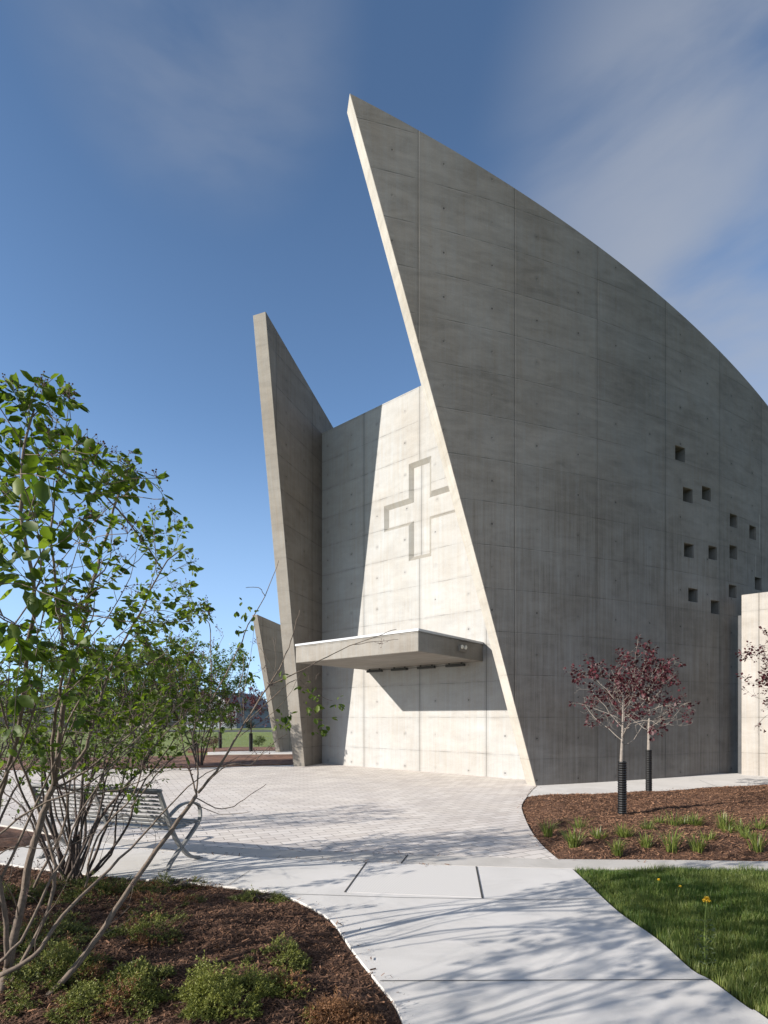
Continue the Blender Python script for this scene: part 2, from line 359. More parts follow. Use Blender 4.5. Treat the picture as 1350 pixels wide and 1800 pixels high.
for (a, b_, c, d) in holes:                          # dark glass at the back of each square opening
    m = MB(); cs = [(*big(a - .02, .30), c - .02), (*big(b_ + .02, .30), c - .02), (*big(b_ + .02, .30), d + .02), (*big(a - .02, .30), d + .02)]
    cs2 = [(*big(a - .02, .33), c - .02), (*big(b_ + .02, .33), c - .02), (*big(b_ + .02, .33), d + .02), (*big(a - .02, .33), d + .02)]
    m.add(cs + cs2, [(0, 1, 2, 3), (7, 6, 5, 4), (0, 4, 5, 1), (1, 5, 6, 2), (2, 6, 7, 3), (3, 7, 4, 0)])
    o = m.build('window_pane', M_glass, None); o.parent = bigwall; o.data.transform(church.matrix_basis.inverted())

FW0 = Vector((1.054, 15.89, 0)); FT = Vector((.769, -.639, 0)).normalized(); FN = Vector((FT.y, -FT.x, 0))   # entrance wall: point, along, outwards
if FN.y > 0: FN = -FN
FTOP = 11.32
def fwp(t, d, z): p = FW0 + FT * t - FN * d; return (p.x, p.y, z)
def entrance():
    t0, t1, th = -4.62, 3.62, .35
    i, dp = .13, .095
    cx = [-1.37, -.41, .41, 1.37]; cz = [6.25, 7.32, 8.13, 9.15]
    vs = []; fs = []; uvs = []
    def quad(pts, uv=None):
        b = len(vs); vs.extend(fwp(*p) for p in pts); fs.append(tuple(range(b, b + len(pts)))); uvs.extend(uv or [(p[0], p[2]) for p in pts])
    # front face around the cross
    xs = [t0] + cx + [t1]; zs = [-.15] + cz + [FTOP]
    incross = lambda a, b: (a == 2 and b in (1, 2, 3)) or (b == 2 and a in (1, 2, 3))
    for a in range(5):
        for b in range(5):
            if incross(a, b): continue
            quad([(xs[a], 0, zs[b]), (xs[a + 1], 0, zs[b]), (xs[a + 1], 0, zs[b + 1]), (xs[a], 0, zs[b + 1])])
    ol = [(cx[1], cz[0]), (cx[2], cz[0]), (cx[2], cz[1]), (cx[3], cz[1]), (cx[3], cz[2]), (cx[2], cz[2]), (cx[2], cz[3]), (cx[1], cz[3]),
          (cx[1], cz[2]), (cx[0], cz[2]), (cx[0], cz[1]), (cx[1], cz[1])]
    sg = [(1, 1), (-1, 1), (-1, 1), (-1, 1), (-1, -1), (-1, -1), (-1, -1), (1, -1), (1, -1), (1, -1), (1, 1), (1, 1)]
    il = [(p[0] + i * q[0], p[1] + i * q[1]) for p, q in zip(ol, sg)]
    for k in range(12):
        a, b = ol[k], ol[(k + 1) % 12]; c, d = il[(k + 1) % 12], il[k]
        quad([(a[0], 0, a[1]), (b[0], 0, b[1]), (c[0], dp, c[1]), (d[0], dp, d[1])])
    X = [il[9][0], il[0][0], il[1][0], il[3][0]]; Z = [il[0][1], il[2][1], il[4][1], il[6][1]]
    for a in range(3):
        for b in range(3):
            if a == 1 or b == 1: quad([(X[a], dp, Z[b]), (X[a + 1], dp, Z[b]), (X[a + 1], dp, Z[b + 1]), (X[a], dp, Z[b + 1])])
    quad([(t0, 0, FTOP), (t1, 0, FTOP), (t1, th, FTOP), (t0, th, FTOP)], [(t0, .2), (t1, .2), (t1, .55), (t0, .55)])
    quad([(t1, th, -.15), (t0, th, -.15), (t0, th, FTOP), (t1, th, FTOP)])
    quad([(t0, th, -.15), (t0, 0, -.15), (t0, 0, FTOP), (t0, th, FTOP)]); quad([(t1, 0, -.15), (t1, th, -.15), (t1, th, FTOP), (t1, 0, FTOP)])
    me = bpy.data.meshes.new('entrance_wall'); me.from_pydata(vs, [], fs); me.update(); setuv(me, uvs)
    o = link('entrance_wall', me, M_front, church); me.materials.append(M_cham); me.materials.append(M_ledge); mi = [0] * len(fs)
    for k in range(20, 32): mi[k] = 2 if k - 20 in (0, 2, 10, 1, 3, 5) else 1  # darker tone on the bottom and right chamfers of the cross
    me.polygons.foreach_set('material_index', mi); return o
entr = entrance()

# narrow wing wall on the left
C0 = Vector((-2.126, 18.53, 0)); FD = Vector((-.354, -.935, 0)).normalized(); FO = Vector((-.935, .354, 0)).normalized()
def wing(name, C0, FD, FO, poly, th, mats, off=0.0):
    n = len(poly); vs = []; fs = []; uvs = []; mi = []
    for d in (0, th):
        for (t, z) in poly: p = C0 + FD * t + FO * d; vs.append((p.x, p.y, z))
    fs.append(tuple(reversed(range(n)))); uvs += [(-poly[i][0] + off, poly[i][1]) for i in reversed(range(n))]; mi.append(0)
    fs.append(tuple(range(n, 2 * n))); uvs += [(-p[0] + off, p[1]) for p in poly]; mi.append(0)
    for i in range(n):
        j = (i + 1) % n; fs.append((i, j, j + n, i + n)); mi.append(1)
        uvs += [(-.01, poly[i][1]), (-.01, poly[j][1]), (th, poly[j][1]), (th, poly[i][1])]
    me = bpy.data.meshes.new(name); me.from_pydata(vs, [], fs); me.update(); setuv(me, uvs)
    o = link(name, me, None, church)
    for m in mats: me.materials.append(m)
    me.polygons.foreach_set('material_index', mi); bevel(o, .012, 1); return o
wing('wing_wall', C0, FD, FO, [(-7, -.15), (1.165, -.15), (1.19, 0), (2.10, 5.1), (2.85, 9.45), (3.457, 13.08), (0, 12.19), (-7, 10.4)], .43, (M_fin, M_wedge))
# low pointed wall of the side chapel behind
c1 = Vector((*G(493, 1322.7), 0))
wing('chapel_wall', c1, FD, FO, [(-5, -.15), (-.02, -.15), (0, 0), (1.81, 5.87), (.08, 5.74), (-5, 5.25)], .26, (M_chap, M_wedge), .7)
# unseen roof slab over the nave, added to keep the interior dark
rf = MB(); a = Vector(fwp(-4.3, .40, 10.6)); b_ = Vector(fwp(3.6, .40, 10.6))
back = -FN * 9
pts = [a, b_, Vector((*big(11.5, .5), 10.6)), Vector((*big(19.5, .5), 8.9)), C0 + FD * -9 + Vector((0, 0, 9.3))]
rf.add([p for p in pts] + [p - Vector((0, 0, .25)) for p in pts], [(0, 1, 2), (0, 2, 3), (0, 3, 4), (7, 6, 5), (8, 7, 5), (9, 8, 5), (0, 5, 6, 1), (1, 6, 7, 2), (2, 7, 8, 3), (3, 8, 9, 4), (4, 9, 5, 0)])
rf.build('roof', M_dark, church)

# low wall at the right, parallel to the entrance wall
lw0 = Vector(((1303.5 - 675) / FPX * 14.9, 14.9, 0))
def lwp(t, d, z): p = lw0 + FT * t - FN * d; return (p.x, p.y, z)
def boxwall(name, fp, t0, t1, d0, d1, z0, z1, m, parent):
    vs = [fp(t, d, z) for z in (z0, z1) for (t, d) in ((t0, d0), (t1, d0), (t1, d1), (t0, d1))]
    fs = [(0, 1, 5, 4), (1, 2, 6, 5), (2, 3, 7, 6), (3, 0, 4, 7), (4, 5, 6, 7), (3, 2, 1, 0)]
    uv = []
    for f in fs:
        for i in f:
            t, d = ((t0, d0), (t1, d0), (t1, d1), (t0, d1))[i % 4]; z = (z0, z1)[i // 4]
            uv.append((t, z) if f in fs[:1] + fs[2:3] else ((d - .03, z) if f in (fs[1], fs[3]) else (t, d)))
    me = bpy.data.meshes.new(name); me.from_pydata(vs, [], fs); me.update(); setuv(me, uv)
    return bevel(link(name, me, m, parent), .012, 1)
M_ret = plain('return_shade_grey', (.06, .062, .066), .6, 4, .25, 0)
boxwall('low_wall', lwp, 0, 9, 0, .6, -.15, 4.96, M_low, church)
boxwall('shaded_return', lwp, -.12, -.003, .30, .6, -.15, 4.45, M_ret, church)  # recessed return beside the low wall, its shade painted in dark grey

# canopy
CD, CZ0, CZ1 = 2.95, 3.09, 3.55
cp = lambda t, d, z: fwp(t, -d, z)
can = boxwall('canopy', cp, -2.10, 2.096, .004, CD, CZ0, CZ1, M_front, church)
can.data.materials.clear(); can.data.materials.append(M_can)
m = MB(); vs = [cp(t, d, z) for z in (CZ1 + .003, CZ1 + .06) for (t, d) in ((-2.115, .004), (2.111, .004), (2.111, CD + .015), (-2.115, CD + .015))]
m.add(vs, [(0, 1, 5, 4), (1, 2, 6, 5), (2, 3, 7, 6), (3, 0, 4, 7), (4, 5, 6, 7), (3, 2, 1, 0)])
def sub(o, par):                                     # a mesh written in world space goes under a part of the church
    o.parent = par; o.data.transform(church.matrix_basis.inverted()); return o
bevel(sub(m.build('roof_flashing', M_white), can), .006, 1)
for k in range(4):                                   # linear lamps under the soffit by the wall
    m = MB(); t = -1.62 + k * .98
    m.box(cp(t, .16, CZ0 - .07), FT * .30, FN * .05, (0, 0, .035))
    for q in (-.2, .2): m.box(cp(t + q, .16, CZ0 - .018), FT * .02, FN * .02, (0, 0, .018))
    bevel(sub(m.build('soffit_lamp', M_dark), can), .006, 1)
m = MB(); m.tube([cp(-2.0, .16, CZ0 - .02), cp(-1.9, .16, CZ0 - .05), cp(1.5, .16, CZ0 - .06)], .008, 6); sub(m.build('lamp_conduit', M_dark), can)
m = MB()                                             # emergency light on the end of the canopy
ex = 2.10
m.box(cp(ex + .03, 1.10, 3.33), FT * .03, FN * .17, (0, 0, .075)); b0 = sub(m.build('emergency_light', M_can), can); bevel(b0, .01, 2)
for q in (-.085, .085):
    m = MB(); c = Vector(cp(ex + .05, 1.10 + q, 3.36)); m.tube([c, c + FT * .035, c + FT * .05], [.05, .052, .03], 14); sub(m.build('emergency_lens', M_lens), can)

# ------------------------------------------------------------------ ground
def slab(name, poly, z1, z0, m, kind='structure', bev=.012):
    bm = bmesh.new(); vs = [bm.verts.new((x, y, z1)) for x, y in poly]; f = bm.faces.new(vs); f.normal_update()
    if f.normal.z < 0: f.normal_flip()
    r = bmesh.ops.extrude_face_region(bm, geom=[f])
    for v in [e for e in r['geom'] if isinstance(e, bmesh.types.BMVert)]: v.co.z = z0
    bmesh.ops.recalc_face_normals(bm, faces=bm.faces[:])
    me = bpy.data.meshes.new(name); bm.to_mesh(me); bm.free(); me.update()
    o = link(name, me, m); tag(o, kind=kind)
    if bev: bevel(o, bev, 2)
    return o
def smooth_line(L, n=6):                              # Catmull-Rom through the points
    out = []; P_ = [L[0]] + list(L) + [L[-1]]
    for i in range(1, len(P_) - 2):
        p0, p1, p2, p3 = [np.array(q, float) for q in P_[i - 1:i + 3]]
        for k in range(n):
            t = k / n; out.append(tuple(.5 * ((2 * p1) + (-p0 + p2) * t + (2 * p0 - 5 * p1 + 4 * p2 - p3) * t ** 2 + (-p0 + 3 * p1 - 3 * p2 + p3) * t ** 3)))
    out.append(tuple(L[-1])); return out
def groundmat(name, c1, c2, scale, fine, bumpd, rough=.9):
    m, t, b = mat(name, c1, rough); tcn = nd(t, 'ShaderNodeTexCoord')
    n = nd(t, 'ShaderNodeTexNoise', {'Vector': tcn.outputs['Object'], 'Scale': scale, 'Detail': 6.0, 'Roughness': .6})
    f = nd(t, 'ShaderNodeTexNoise', {'Vector': tcn.outputs['Object'], 'Scale': fine, 'Detail': 4.0, 'Roughness': .7})
    k = mth(t, 'ADD', mth(t, 'MULTIPLY', n.outputs[0], .6), mth(t, 'MULTIPLY', f.outputs[0], .4))
    st = nd(t, 'ShaderNodeTexNoise', {'Vector': tcn.outputs['Object'], 'Scale': .7, 'Detail': 8.0, 'Roughness': .7, 'Distortion': .8}).outputs[0]
    k = mth(t, 'SUBTRACT', k, mth(t, 'MULTIPLY', mrange(t, st, .48, .72, 0, 1), .5))
    lk(t, mixc(t, mrange(t, k, .35, .65), (*c1, 1), (*c2, 1)), b.inputs['Base Color']); bump(t, b, f.outputs[0], bumpd, .7); return m
M_walk = groundmat('sidewalk_concrete', (.56, .54, .515), (.65, .627, .60), 1.3, 160, .003)
M_walk2 = groundmat('broomed_concrete', (.36, .352, .34), (.41, .402, .39), 1.3, 160, .003)
M_band = groundmat('band_concrete', (.45, .425, .39), (.53, .50, .465), 2.2, 120, .004)
M_joint = plain('joint_filler', (.045, .042, .04), .9)
M_lawn = groundmat('lawn_soil_and_turf', (.045, .04, .018), (.08, .065, .03), .8, 30, .03)
M_farlawn = groundmat('mown_lawn', (.13, .165, .04), (.20, .225, .065), .12, 6, .05)
M_soil = groundmat('mulch_soil', (.055, .026, .015), (.145, .07, .041), 9, 60, .02)
M_asph = groundmat('road_asphalt', (.05, .05, .05), (.06, .06, .06), 2, 80, .004)
def pavermat():
    m, t, b = mat('concrete_pavers', (.4, .38, .36), .85); tcn = nd(t, 'ShaderNodeTexCoord')
    mpn = nd(t, 'ShaderNodeMapping', {'Vector': tcn.outputs['Object'], 'Rotation': (0, 0, R(-27))})
    br = nd(t, 'ShaderNodeTexBrick', {'Vector': mpn.outputs[0], 'Color1': (.55, .505, .465, 1), 'Color2': (.66, .62, .58, 1), 'Mortar': (.27, .245, .22, 1), 'Scale': 1.0,
            'Mortar Size': .006, 'Mortar Smooth': .2, 'Bias': 0.0, 'Brick Width': .30, 'Row Height': .15}, offset=.5)
    n = nd(t, 'ShaderNodeTexNoise', {'Vector': tcn.outputs['Object'], 'Scale': .9, 'Detail': 6.0, 'Roughness': .6})
    n3 = nd(t, 'ShaderNodeTexNoise', {'Vector': tcn.outputs['Object'], 'Scale': 90.0, 'Detail': 4.0})
    c = mixc(t, 1.0, br.outputs['Color'], nd(t, 'ShaderNodeCombineXYZ', {0: mrange(t, n.outputs[0], .3, .7, .9, 1.08), 1: mrange(t, n.outputs[0], .3, .7, .89, 1.07), 2: mrange(t, n.outputs[0], .3, .7, .9, 1.05)}).outputs[0], 'MULTIPLY')
    lk(t, c, b.inputs['Base Color'])
    h = mth(t, 'SUBTRACT', mth(t, 'MULTIPLY', n3.outputs[0], .25), br.outputs['Fac']); bump(t, b, h, .006, .8); return m
M_pave = pavermat()

# one sheet to the horizon
me = bpy.data.meshes.new('ground'); xs = [-2500, -60, 60, 2500]
me.from_pydata([(-2500, -300, -.07), (2500, -300, -.07), (2500, 3500, -.07), (-2500, 3500, -.07)], [], [(0, 1, 2, 3)]); me.update()
tag(link('ground', me, M_farlawn), kind='structure')

left_edge = smooth_line([(.30, .6), (.18, 1.9)] + gl([(706, 1791), (662, 1724), (622, 1673), (592, 1629), (578, 1614), (548, 1595), (514, 1579), (480, 1568), (440, 1562), (400, 1558), (326, 1550), (237, 1544), (166, 1538), (41, 1523), (-60, 1512)]) + [(-9.5, 7.2)], 4)
right_edge = smooth_line([(2.0, .6), (2.05, 1.9)] + gl([(1350, 1791), (1316, 1771), (1249, 1722), (1215, 1703), (1154, 1649), (1087, 1602), (1033, 1552), (1006, 1527)]), 4)
bandT = smooth_line([(-10, 8.95)] + gl([(-60, 1432), (0, 1440), (60, 1449), (172, 1467), (240, 1477), (380, 1488), (640, 1499.5), (717, 1502), (900, 1507.5), (981, 1510), (1185, 1511.5), (1350, 1514), (1600, 1518)]) + [(11, 6.2)], 4)
bandB = smooth_line([(-10, 8.55)] + gl([(-60, 1441), (0, 1450), (60, 1460), (172, 1480), (240, 1491), (380, 1502), (638, 1515.5), (835, 1522.8), (1006, 1527), (1185, 1528), (1350, 1531), (1600, 1536)]) + [(11, 5.95)], 4)
iB = min(range(len(bandB)), key=lambda i: abs(bandB[i][0] - G(1006, 1527)[0]))
swB = bandB[:iB + 1]
# the bit of planting left of the bench keeps the walk narrow there
walk_poly = left_edge + [(-9.5, 7.5)] + [p for p in swB if p[0] > -4.6] 
walk_poly = left_edge + [(-9.3, 7.6)] + gl([(-70, 1508), (0, 1497), (43, 1488)])[0:3] + [p for p in swB if p[0] > G(60, 1478)[0]] + list(reversed(right_edge))
slab('sidewalk', walk_poly, 0, -.14, M_walk)
slab('concrete_band', bandT + list(reversed(bandB)), .002, -.14, M_band)
curve = smooth_line(gl([(981, 1510), (953, 1485.5), (932, 1457.6), (919, 1428), (917.6, 1414), (927, 1399.5), (943.5, 1382)]), 5)
iT = min(range(len(bandT)), key=lambda i: abs(bandT[i][0] - G(981, 1510)[0]))
far_pave = gl([(520, 1344.3), (333, 1350), (224, 1351.5), (100, 1353), (-100, 1355)]) + [(-16, 16)]
pave_poly = bandT[:iT + 1] + curve[1:] + [big(S_FOOT + .3, .2), big(S_FOOT + .9, .2), fwp(3.5, .2, 0)[:2], fwp(-4.3, .2, 0)[:2]] + far_pave + [(-16, 10)]
slab('paver_plaza', pave_poly, 0, -.14, M_pave, bev=0)
wk = smooth_line(gl([(943.5, 1382), (927, 1399.5), (1002, 1395.9), (1138, 1390.5), (1350, 1376.5), (1500, 1370)]), 4)
wk = [G(943.5, 1382), G(935, 1390), G(927, 1399.5)] + smooth_line(gl([(927, 1399.5), (1002, 1396.5), (1138, 1391.5), (1350, 1378.5), (1550, 1370)]), 4)[1:]
slab('side_walkway', wk + [(16, 14.0), (12, 15.6), big(9, .2), big(6, .2), big(S_FOOT + .25, .2)], .003, -.14, M_walk)
# joints in the walk: narrow strips of filler
def joint(L, wd, z=.0045):
    L = [Vector((*p, 0)) for p in gl(L)]; m = MB(); vs = []
    for i, p in enumerate(L):
        d = (L[min(i + 1, len(L) - 1)] - L[max(i - 1, 0)]).normalized(); n = Vector((-d.y, d.x, 0)) * wd / 2
        vs += [p + n + Vector((0, 0, z)), p - n + Vector((0, 0, z))]
    m.add(vs, [(2 * i, 2 * i + 1, 2 * i + 3, 2 * i + 2) for i in range(len(L) - 1)])
    tag(m.build('expansion_joint', M_joint), kind='structure')
joint([(644, 1516.5), (606, 1569)], .016); joint([(837, 1523.5), (848, 1579.5)], .016)
joint([(668, 1725), (1249, 1722.6)], .007); joint([(440, 1530), (400, 1557)], .006); joint([(717, 1503), (705, 1518)], .014, .006)
joint([(500, 1571.5), (547, 1573), (700, 1578), (848, 1580.5), (960, 1582), (1062, 1579)], .006)
joint([(1230, 1372), (1262, 1384)], .008, .007); joint([(943.5, 1382), (935, 1390), (927, 1399.5)], .012, .007)
bp = gl([(642, 1518), (836, 1524.5), (847, 1578), (608, 1568)])
# broom-finished panel between the two dark joints: a sheet with fine grooves
mB, tB, bB = mat('broom_finish_concrete', (.38, .372, .36), .9)
tcn = nd(tB, 'ShaderNodeTexCoord'); wv = nd(tB, 'ShaderNodeTexWave', {'Vector': nd(tB, 'ShaderNodeMapping', {'Vector': tcn.outputs['Object'], 'Rotation': (0, 0, R(-10))}).outputs[0], 'Scale': 22.0, 'Distortion': 1.5, 'Detail': 3.0, 'Detail Scale': 2.0})
lk(tB, mixc(tB, wv.outputs['Fac'], (.575, .553, .527, 1), (.632, .609, .582, 1)), bB.inputs['Base Color']); bump(tB, bB, wv.outputs['Fac'], .002, .5)
slab('broomed_panel', bp, .002, -.02, mB, bev=0)

slabs = [walk_poly, bandT + list(reversed(bandB)), pave_poly, wk + [(16, 14.0), (12, 15.6), big(9, .2), big(6, .2), big(S_FOOT + .25, .2)]]
def slabdist(X, Y):
    d = np.full(X.shape, 1e9); ins = np.zeros(X.shape, bool)
    for p in slabs:
        d = np.minimum(d, dist_poly(p, X, Y)); ins |= inside(p, X, Y)
    return d, ins
def bed_z(X, Y, mound):
    d, ins = slabdist(X, Y); d = np.where(ins, 0, d)
    e = np.clip(d / .7, 0, 1); e = e * e * (3 - 2 * e); e2 = np.clip(d / .12, 0, 1)
    return -.022 + mound * e + e2 * (.008 + vnoise(X, Y, .45) * .05 + vnoise(X, Y, .16, 1) * .03 + vnoise(X, Y, .06, 2) * .018)
def bed(name, x0, x1, y0, y1, step, mound, m, keep=None):
    xs = np.arange(x0, x1, step); ys = np.arange(y0, y1, step); X, Y = np.meshgrid(xs, ys, indexing='ij')
    Z = bed_z(X, Y, mound); d, ins = slabdist(X, Y)
    idx = np.arange(X.size).reshape(X.shape)
    F = np.stack([idx[:-1, :-1], idx[1:, :-1], idx[1:, 1:], idx[:-1, 1:]], -1).reshape(-1, 4)
    deep = (ins & (d > .12)).ravel()
    if keep is not None: deep |= ~keep(X, Y).ravel()
    F = F[~deep[F].all(1)]
    o = np_mesh(name, np.stack([X, Y, Z], -1).reshape(-1, 3), F, m, None, True); return tag(o, kind='structure')
def in_left(X, Y): return (X < 1.5) & (Y < 8.3)
lawn_poly = list(right_edge) + [p for p in bandB[iB:]] + [(11, .3), (2, .3)]
bed('near_mulch_bed', -7.5, .9,   .8, 8.6, .03, .07, M_soil, in_left)
bed('tree_mulch_bed', 1.6, 12.5, 5.9, 13.2, .06, .10, M_soil, lambda X, Y: Y > 5.95)
def bed2(name, poly, z, m): slab(name, poly, z, -.2, m, bev=0)
M_rear = groundmat('rear_mulch', (.11, .052, .032), (.31, .165, .10), 5, 45, .03)
bed2('rear_mulch_bed', gl([(521, 1343.6), (333, 1349.3), (224, 1350.8), (100, 1352.3), (-100, 1354)]) + [(-30, 16.6), (-30, 22)] + gl([(60, 1332), (225, 1331), (360, 1328), (521, 1326.5)]), .02, M_rear)
slab('rear_walkway', gl([(365, 1327), (440, 1326.5), (530, 1326.3), (530, 1321), (440, 1321.2), (365, 1323)]), .03, -.2, M_walk)
bed2('rear_bed_edge', gl([(330, 1320.8), (440, 1320.6), (500, 1320.4), (500, 1314), (420, 1313.5), (330, 1317)]), .025, M_rear)

# chips of mulch
M_chip = leafmat('bark_chips', (.062, .028, .015), (.50, .27, .155), .0, .9)
M_chipd = leafmat('shaded_bark_chips', (.040, .018, .010), (.36, .19, .108), .0, .9)  # darker copy of the chips, the shrubs' shade put into its colour
def chips(name, test, x0, x1, y0, y1, n, ln, mound, m=None, zf=None):
    X = rng.uniform(x0, x1, n); Y = rng.uniform(y0, y1, n); ok = test(X, Y); X, Y = X[ok], Y[ok]
    d, ins = slabdist(X, Y); ok = (~ins & (d > .012)) | (ins & (d < .16) & (rng.random(len(X)) < .05 * np.exp(-d / .05))); on = ins[ok]; X, Y = X[ok], Y[ok]; n = len(X)
    Z = np.where(on, .004, bed_z(X, Y, mound)) + rng.uniform(.0, .012, n)
    a = rng.uniform(0, 2 * np.pi, n); L = ln * rng.lognormal(0, .5, n); W = L * rng.uniform(.10, .32, n); W = np.minimum(W, .010)
    el = rng.normal(0, .28, n)
    D = np.stack([np.cos(a) * np.cos(el), np.sin(a) * np.cos(el), np.sin(el)], -1); S = np.stack([-np.sin(a), np.cos(a), rng.normal(0, .4, n)], -1)
    c = np.stack([X, Y, Z], -1); l = (L / 2)[:, None]; w_ = (W / 2)[:, None]; up = np.zeros((n, 3)); up[:, 2] = L * .06
    V = np.stack([c - D * l - S * w_ * .6, c - D * l * .9 + S * w_, c + D * l + S * w_ * .5, c + D * l * .95 - S * w_], 1).reshape(-1, 3)
    F = np.arange(4 * n).reshape(-1, 4); tone = np.clip(rng.beta(1.2, 3.2, n), 0, 1)
    o = np_mesh(name, V, F, m or M_chip, None, False, np.repeat(tone, 4)); return tag(o, kind='stuff')
tag(chips('bark_mulch', lambda X, Y: (X > -.76 * Y - .4) & (Y < 8.2), -4.8, .7, 1.7, 6.6, 300000, .021, .07, M_chipd), 'dark shredded bark mulch under the junipers in the near bed', 'mulch')
tag(chips('bark_mulch', lambda X, Y: (X < .76 * Y + .2), 1.8, 10.2, 5.9, 12.6, 230000, .032, .10), 'reddish brown shredded bark mulch around the red trees', 'mulch')

# grass blades
def grass(name, test, x0, x1, y0, y1, n, h0, zf, m, lean_=.5):
    X = rng.uniform(x0, x1, n); Y = rng.uniform(y0, y1, n); ok = test(X, Y); X, Y = X[ok], Y[ok]; n = len(X)
    den = vnoise(X, Y, .5) + vnoise(X, Y, .17, 1); H = h0 * (1 + .7 * den) * rng.uniform(.55, 1.25, n); a = rng.uniform(0, 2 * np.pi, n)
    ln = rng.uniform(.15, 1.0, n) * lean_; wd = rng.uniform(.0012, .0026, n)
    D = np.stack([np.cos(a), np.sin(a), 0 * a], -1); S = np.stack([-np.sin(a), np.cos(a), 0 * a], -1)
    ph = rng.uniform(0, np.pi, n); S = S * np.cos(ph)[:, None] + D * np.sin(ph)[:, None]
    b0 = np.stack([X, Y, zf(X, Y)], -1); up = np.array([0, 0, 1.0]); Hc = H[:, None]; l = ln[:, None]; w_ = wd[:, None]
    p1 = b0 + up * Hc * .5 + D * Hc * .18 * l; p2 = b0 + up * Hc * (.97 - .2 * l) + D * Hc * .75 * l
    V = np.stack([b0 - S * w_, b0 + S * w_, p1 + S * w_ * .8, p1 - S * w_ * .8, p2], 1).reshape(-1, 3)
    k = np.arange(n)[:, None] * 5
    F = np.concatenate([k + np.array([[0, 1, 2]]), k + np.array([[0, 2, 3]]), k + np.array([[3, 2, 4]])])
    tone = np.clip(.45 + .6 * vnoise(X, Y, .35, 2) + rng.normal(0, .25, n), 0, 1)
    return np_mesh(name, V, F, m, None, False, np.repeat(tone, 5))
M_grass = leafmat('grass_blade', (.042, .10, .014), (.23, .25, .075), .35, .5, (1.3, 1.5, .6))
me = bpy.data.meshes.new('lawn'); lp = lawn_poly
o = slab('lawn', lawn_poly, -.03, -.2, M_lawn, bev=0)
o = grass('lawn_grass', lambda X, Y: inside(lawn_poly, X, Y) & (dist_poly(lawn_poly, X, Y) > .015) & (X < .76 * Y + .25), 1.9, 5.0, 2.4, 6.1, 170000, .085, lambda X, Y: 0 * X - .03, M_grass)
tag(o, 'thick green unmown lawn grass beside the concrete path', 'grass', kind='stuff')
_fx = grass('rear_grass', lambda X, Y: (X > -.76 * Y) & (X < -.1 * Y) & ~inside(gl([(330, 1321), (500, 1321), (500, 1313), (330, 1316)]), X, Y), -40, 0, 21.5, 55, 70000, .14, lambda X, Y: 0 * X - .07, leafmat('far_grass_blade', (.10, .15, .025), (.25, .27, .07), .35, .5))
tag(_fx, 'sunlit mown lawn beyond the rear mulch bed', 'grass', kind='stuff')
#PART2
# ------------------------------------------------------------------ foliage helpers
def unit(v): return v / (np.linalg.norm(v, axis=1, keepdims=True) + 1e-9)
def leaves(name, pos, dirs, ln, wd, mat_, parent, nrm=None, tone=None, simple=False):
    pos = np.asarray(pos, float); D = unit(np.asarray(dirs, float)); n = len(pos)
    if n == 0: return None
    Nn = rng.normal(0, .45, (n, 3)) + np.array([0, 0, 1.0]) if nrm is None else nrm
    S = unit(np.cross(D, Nn)); Nn = unit(np.cross(S, D)); L = (ln * rng.uniform(.42, 1.3, n))[:, None]; W = L * wd / 2
    fold = -.12 * L * Nn; curl = -.10 * L * Nn
    tone = rng.beta(2, 2, n) if tone is None else tone
    if simple:
        V = np.stack([pos, pos + D * L * .5 + S * W, pos + D * L + curl, pos + D * L * .5 - S * W], 1); kk = 4
        F = np.arange(n)[:, None] * 4 + np.array([[0, 1, 2, 3]])
    else:
        p1, p2 = pos + D * L * .28, pos + D * L * .68
        V = np.stack([pos, p1 + S * W * .85, p1 + fold, p1 - S * W * .85, p2 + S * W * .9, p2 + fold + curl * .3, p2 - S * W * .9, pos + D * L + curl], 1); kk = 8
        T = np.array([[0, 1, 2, 2], [0, 2, 3, 3], [1, 4, 5, 2], [2, 5, 6, 3], [4, 7, 5, 5], [5, 7, 6, 6]])
        b = np.arange(n)[:, None] * 8
        tri = np.array([[0, 1, 2], [0, 2, 3], [1, 4, 5], [1, 5, 2], [2, 5, 6], [2, 6, 3], [4, 7, 5], [5, 7, 6]])
        F = np.concatenate([b + t_ for t_ in tri])
    return np_mesh(name, V.reshape(-1, 3), F, mat_, parent, False, np.repeat(tone, kk))
def rot_about(v, ax, a):
    from mathutils import Quaternion
    return Quaternion(ax, a) @ v
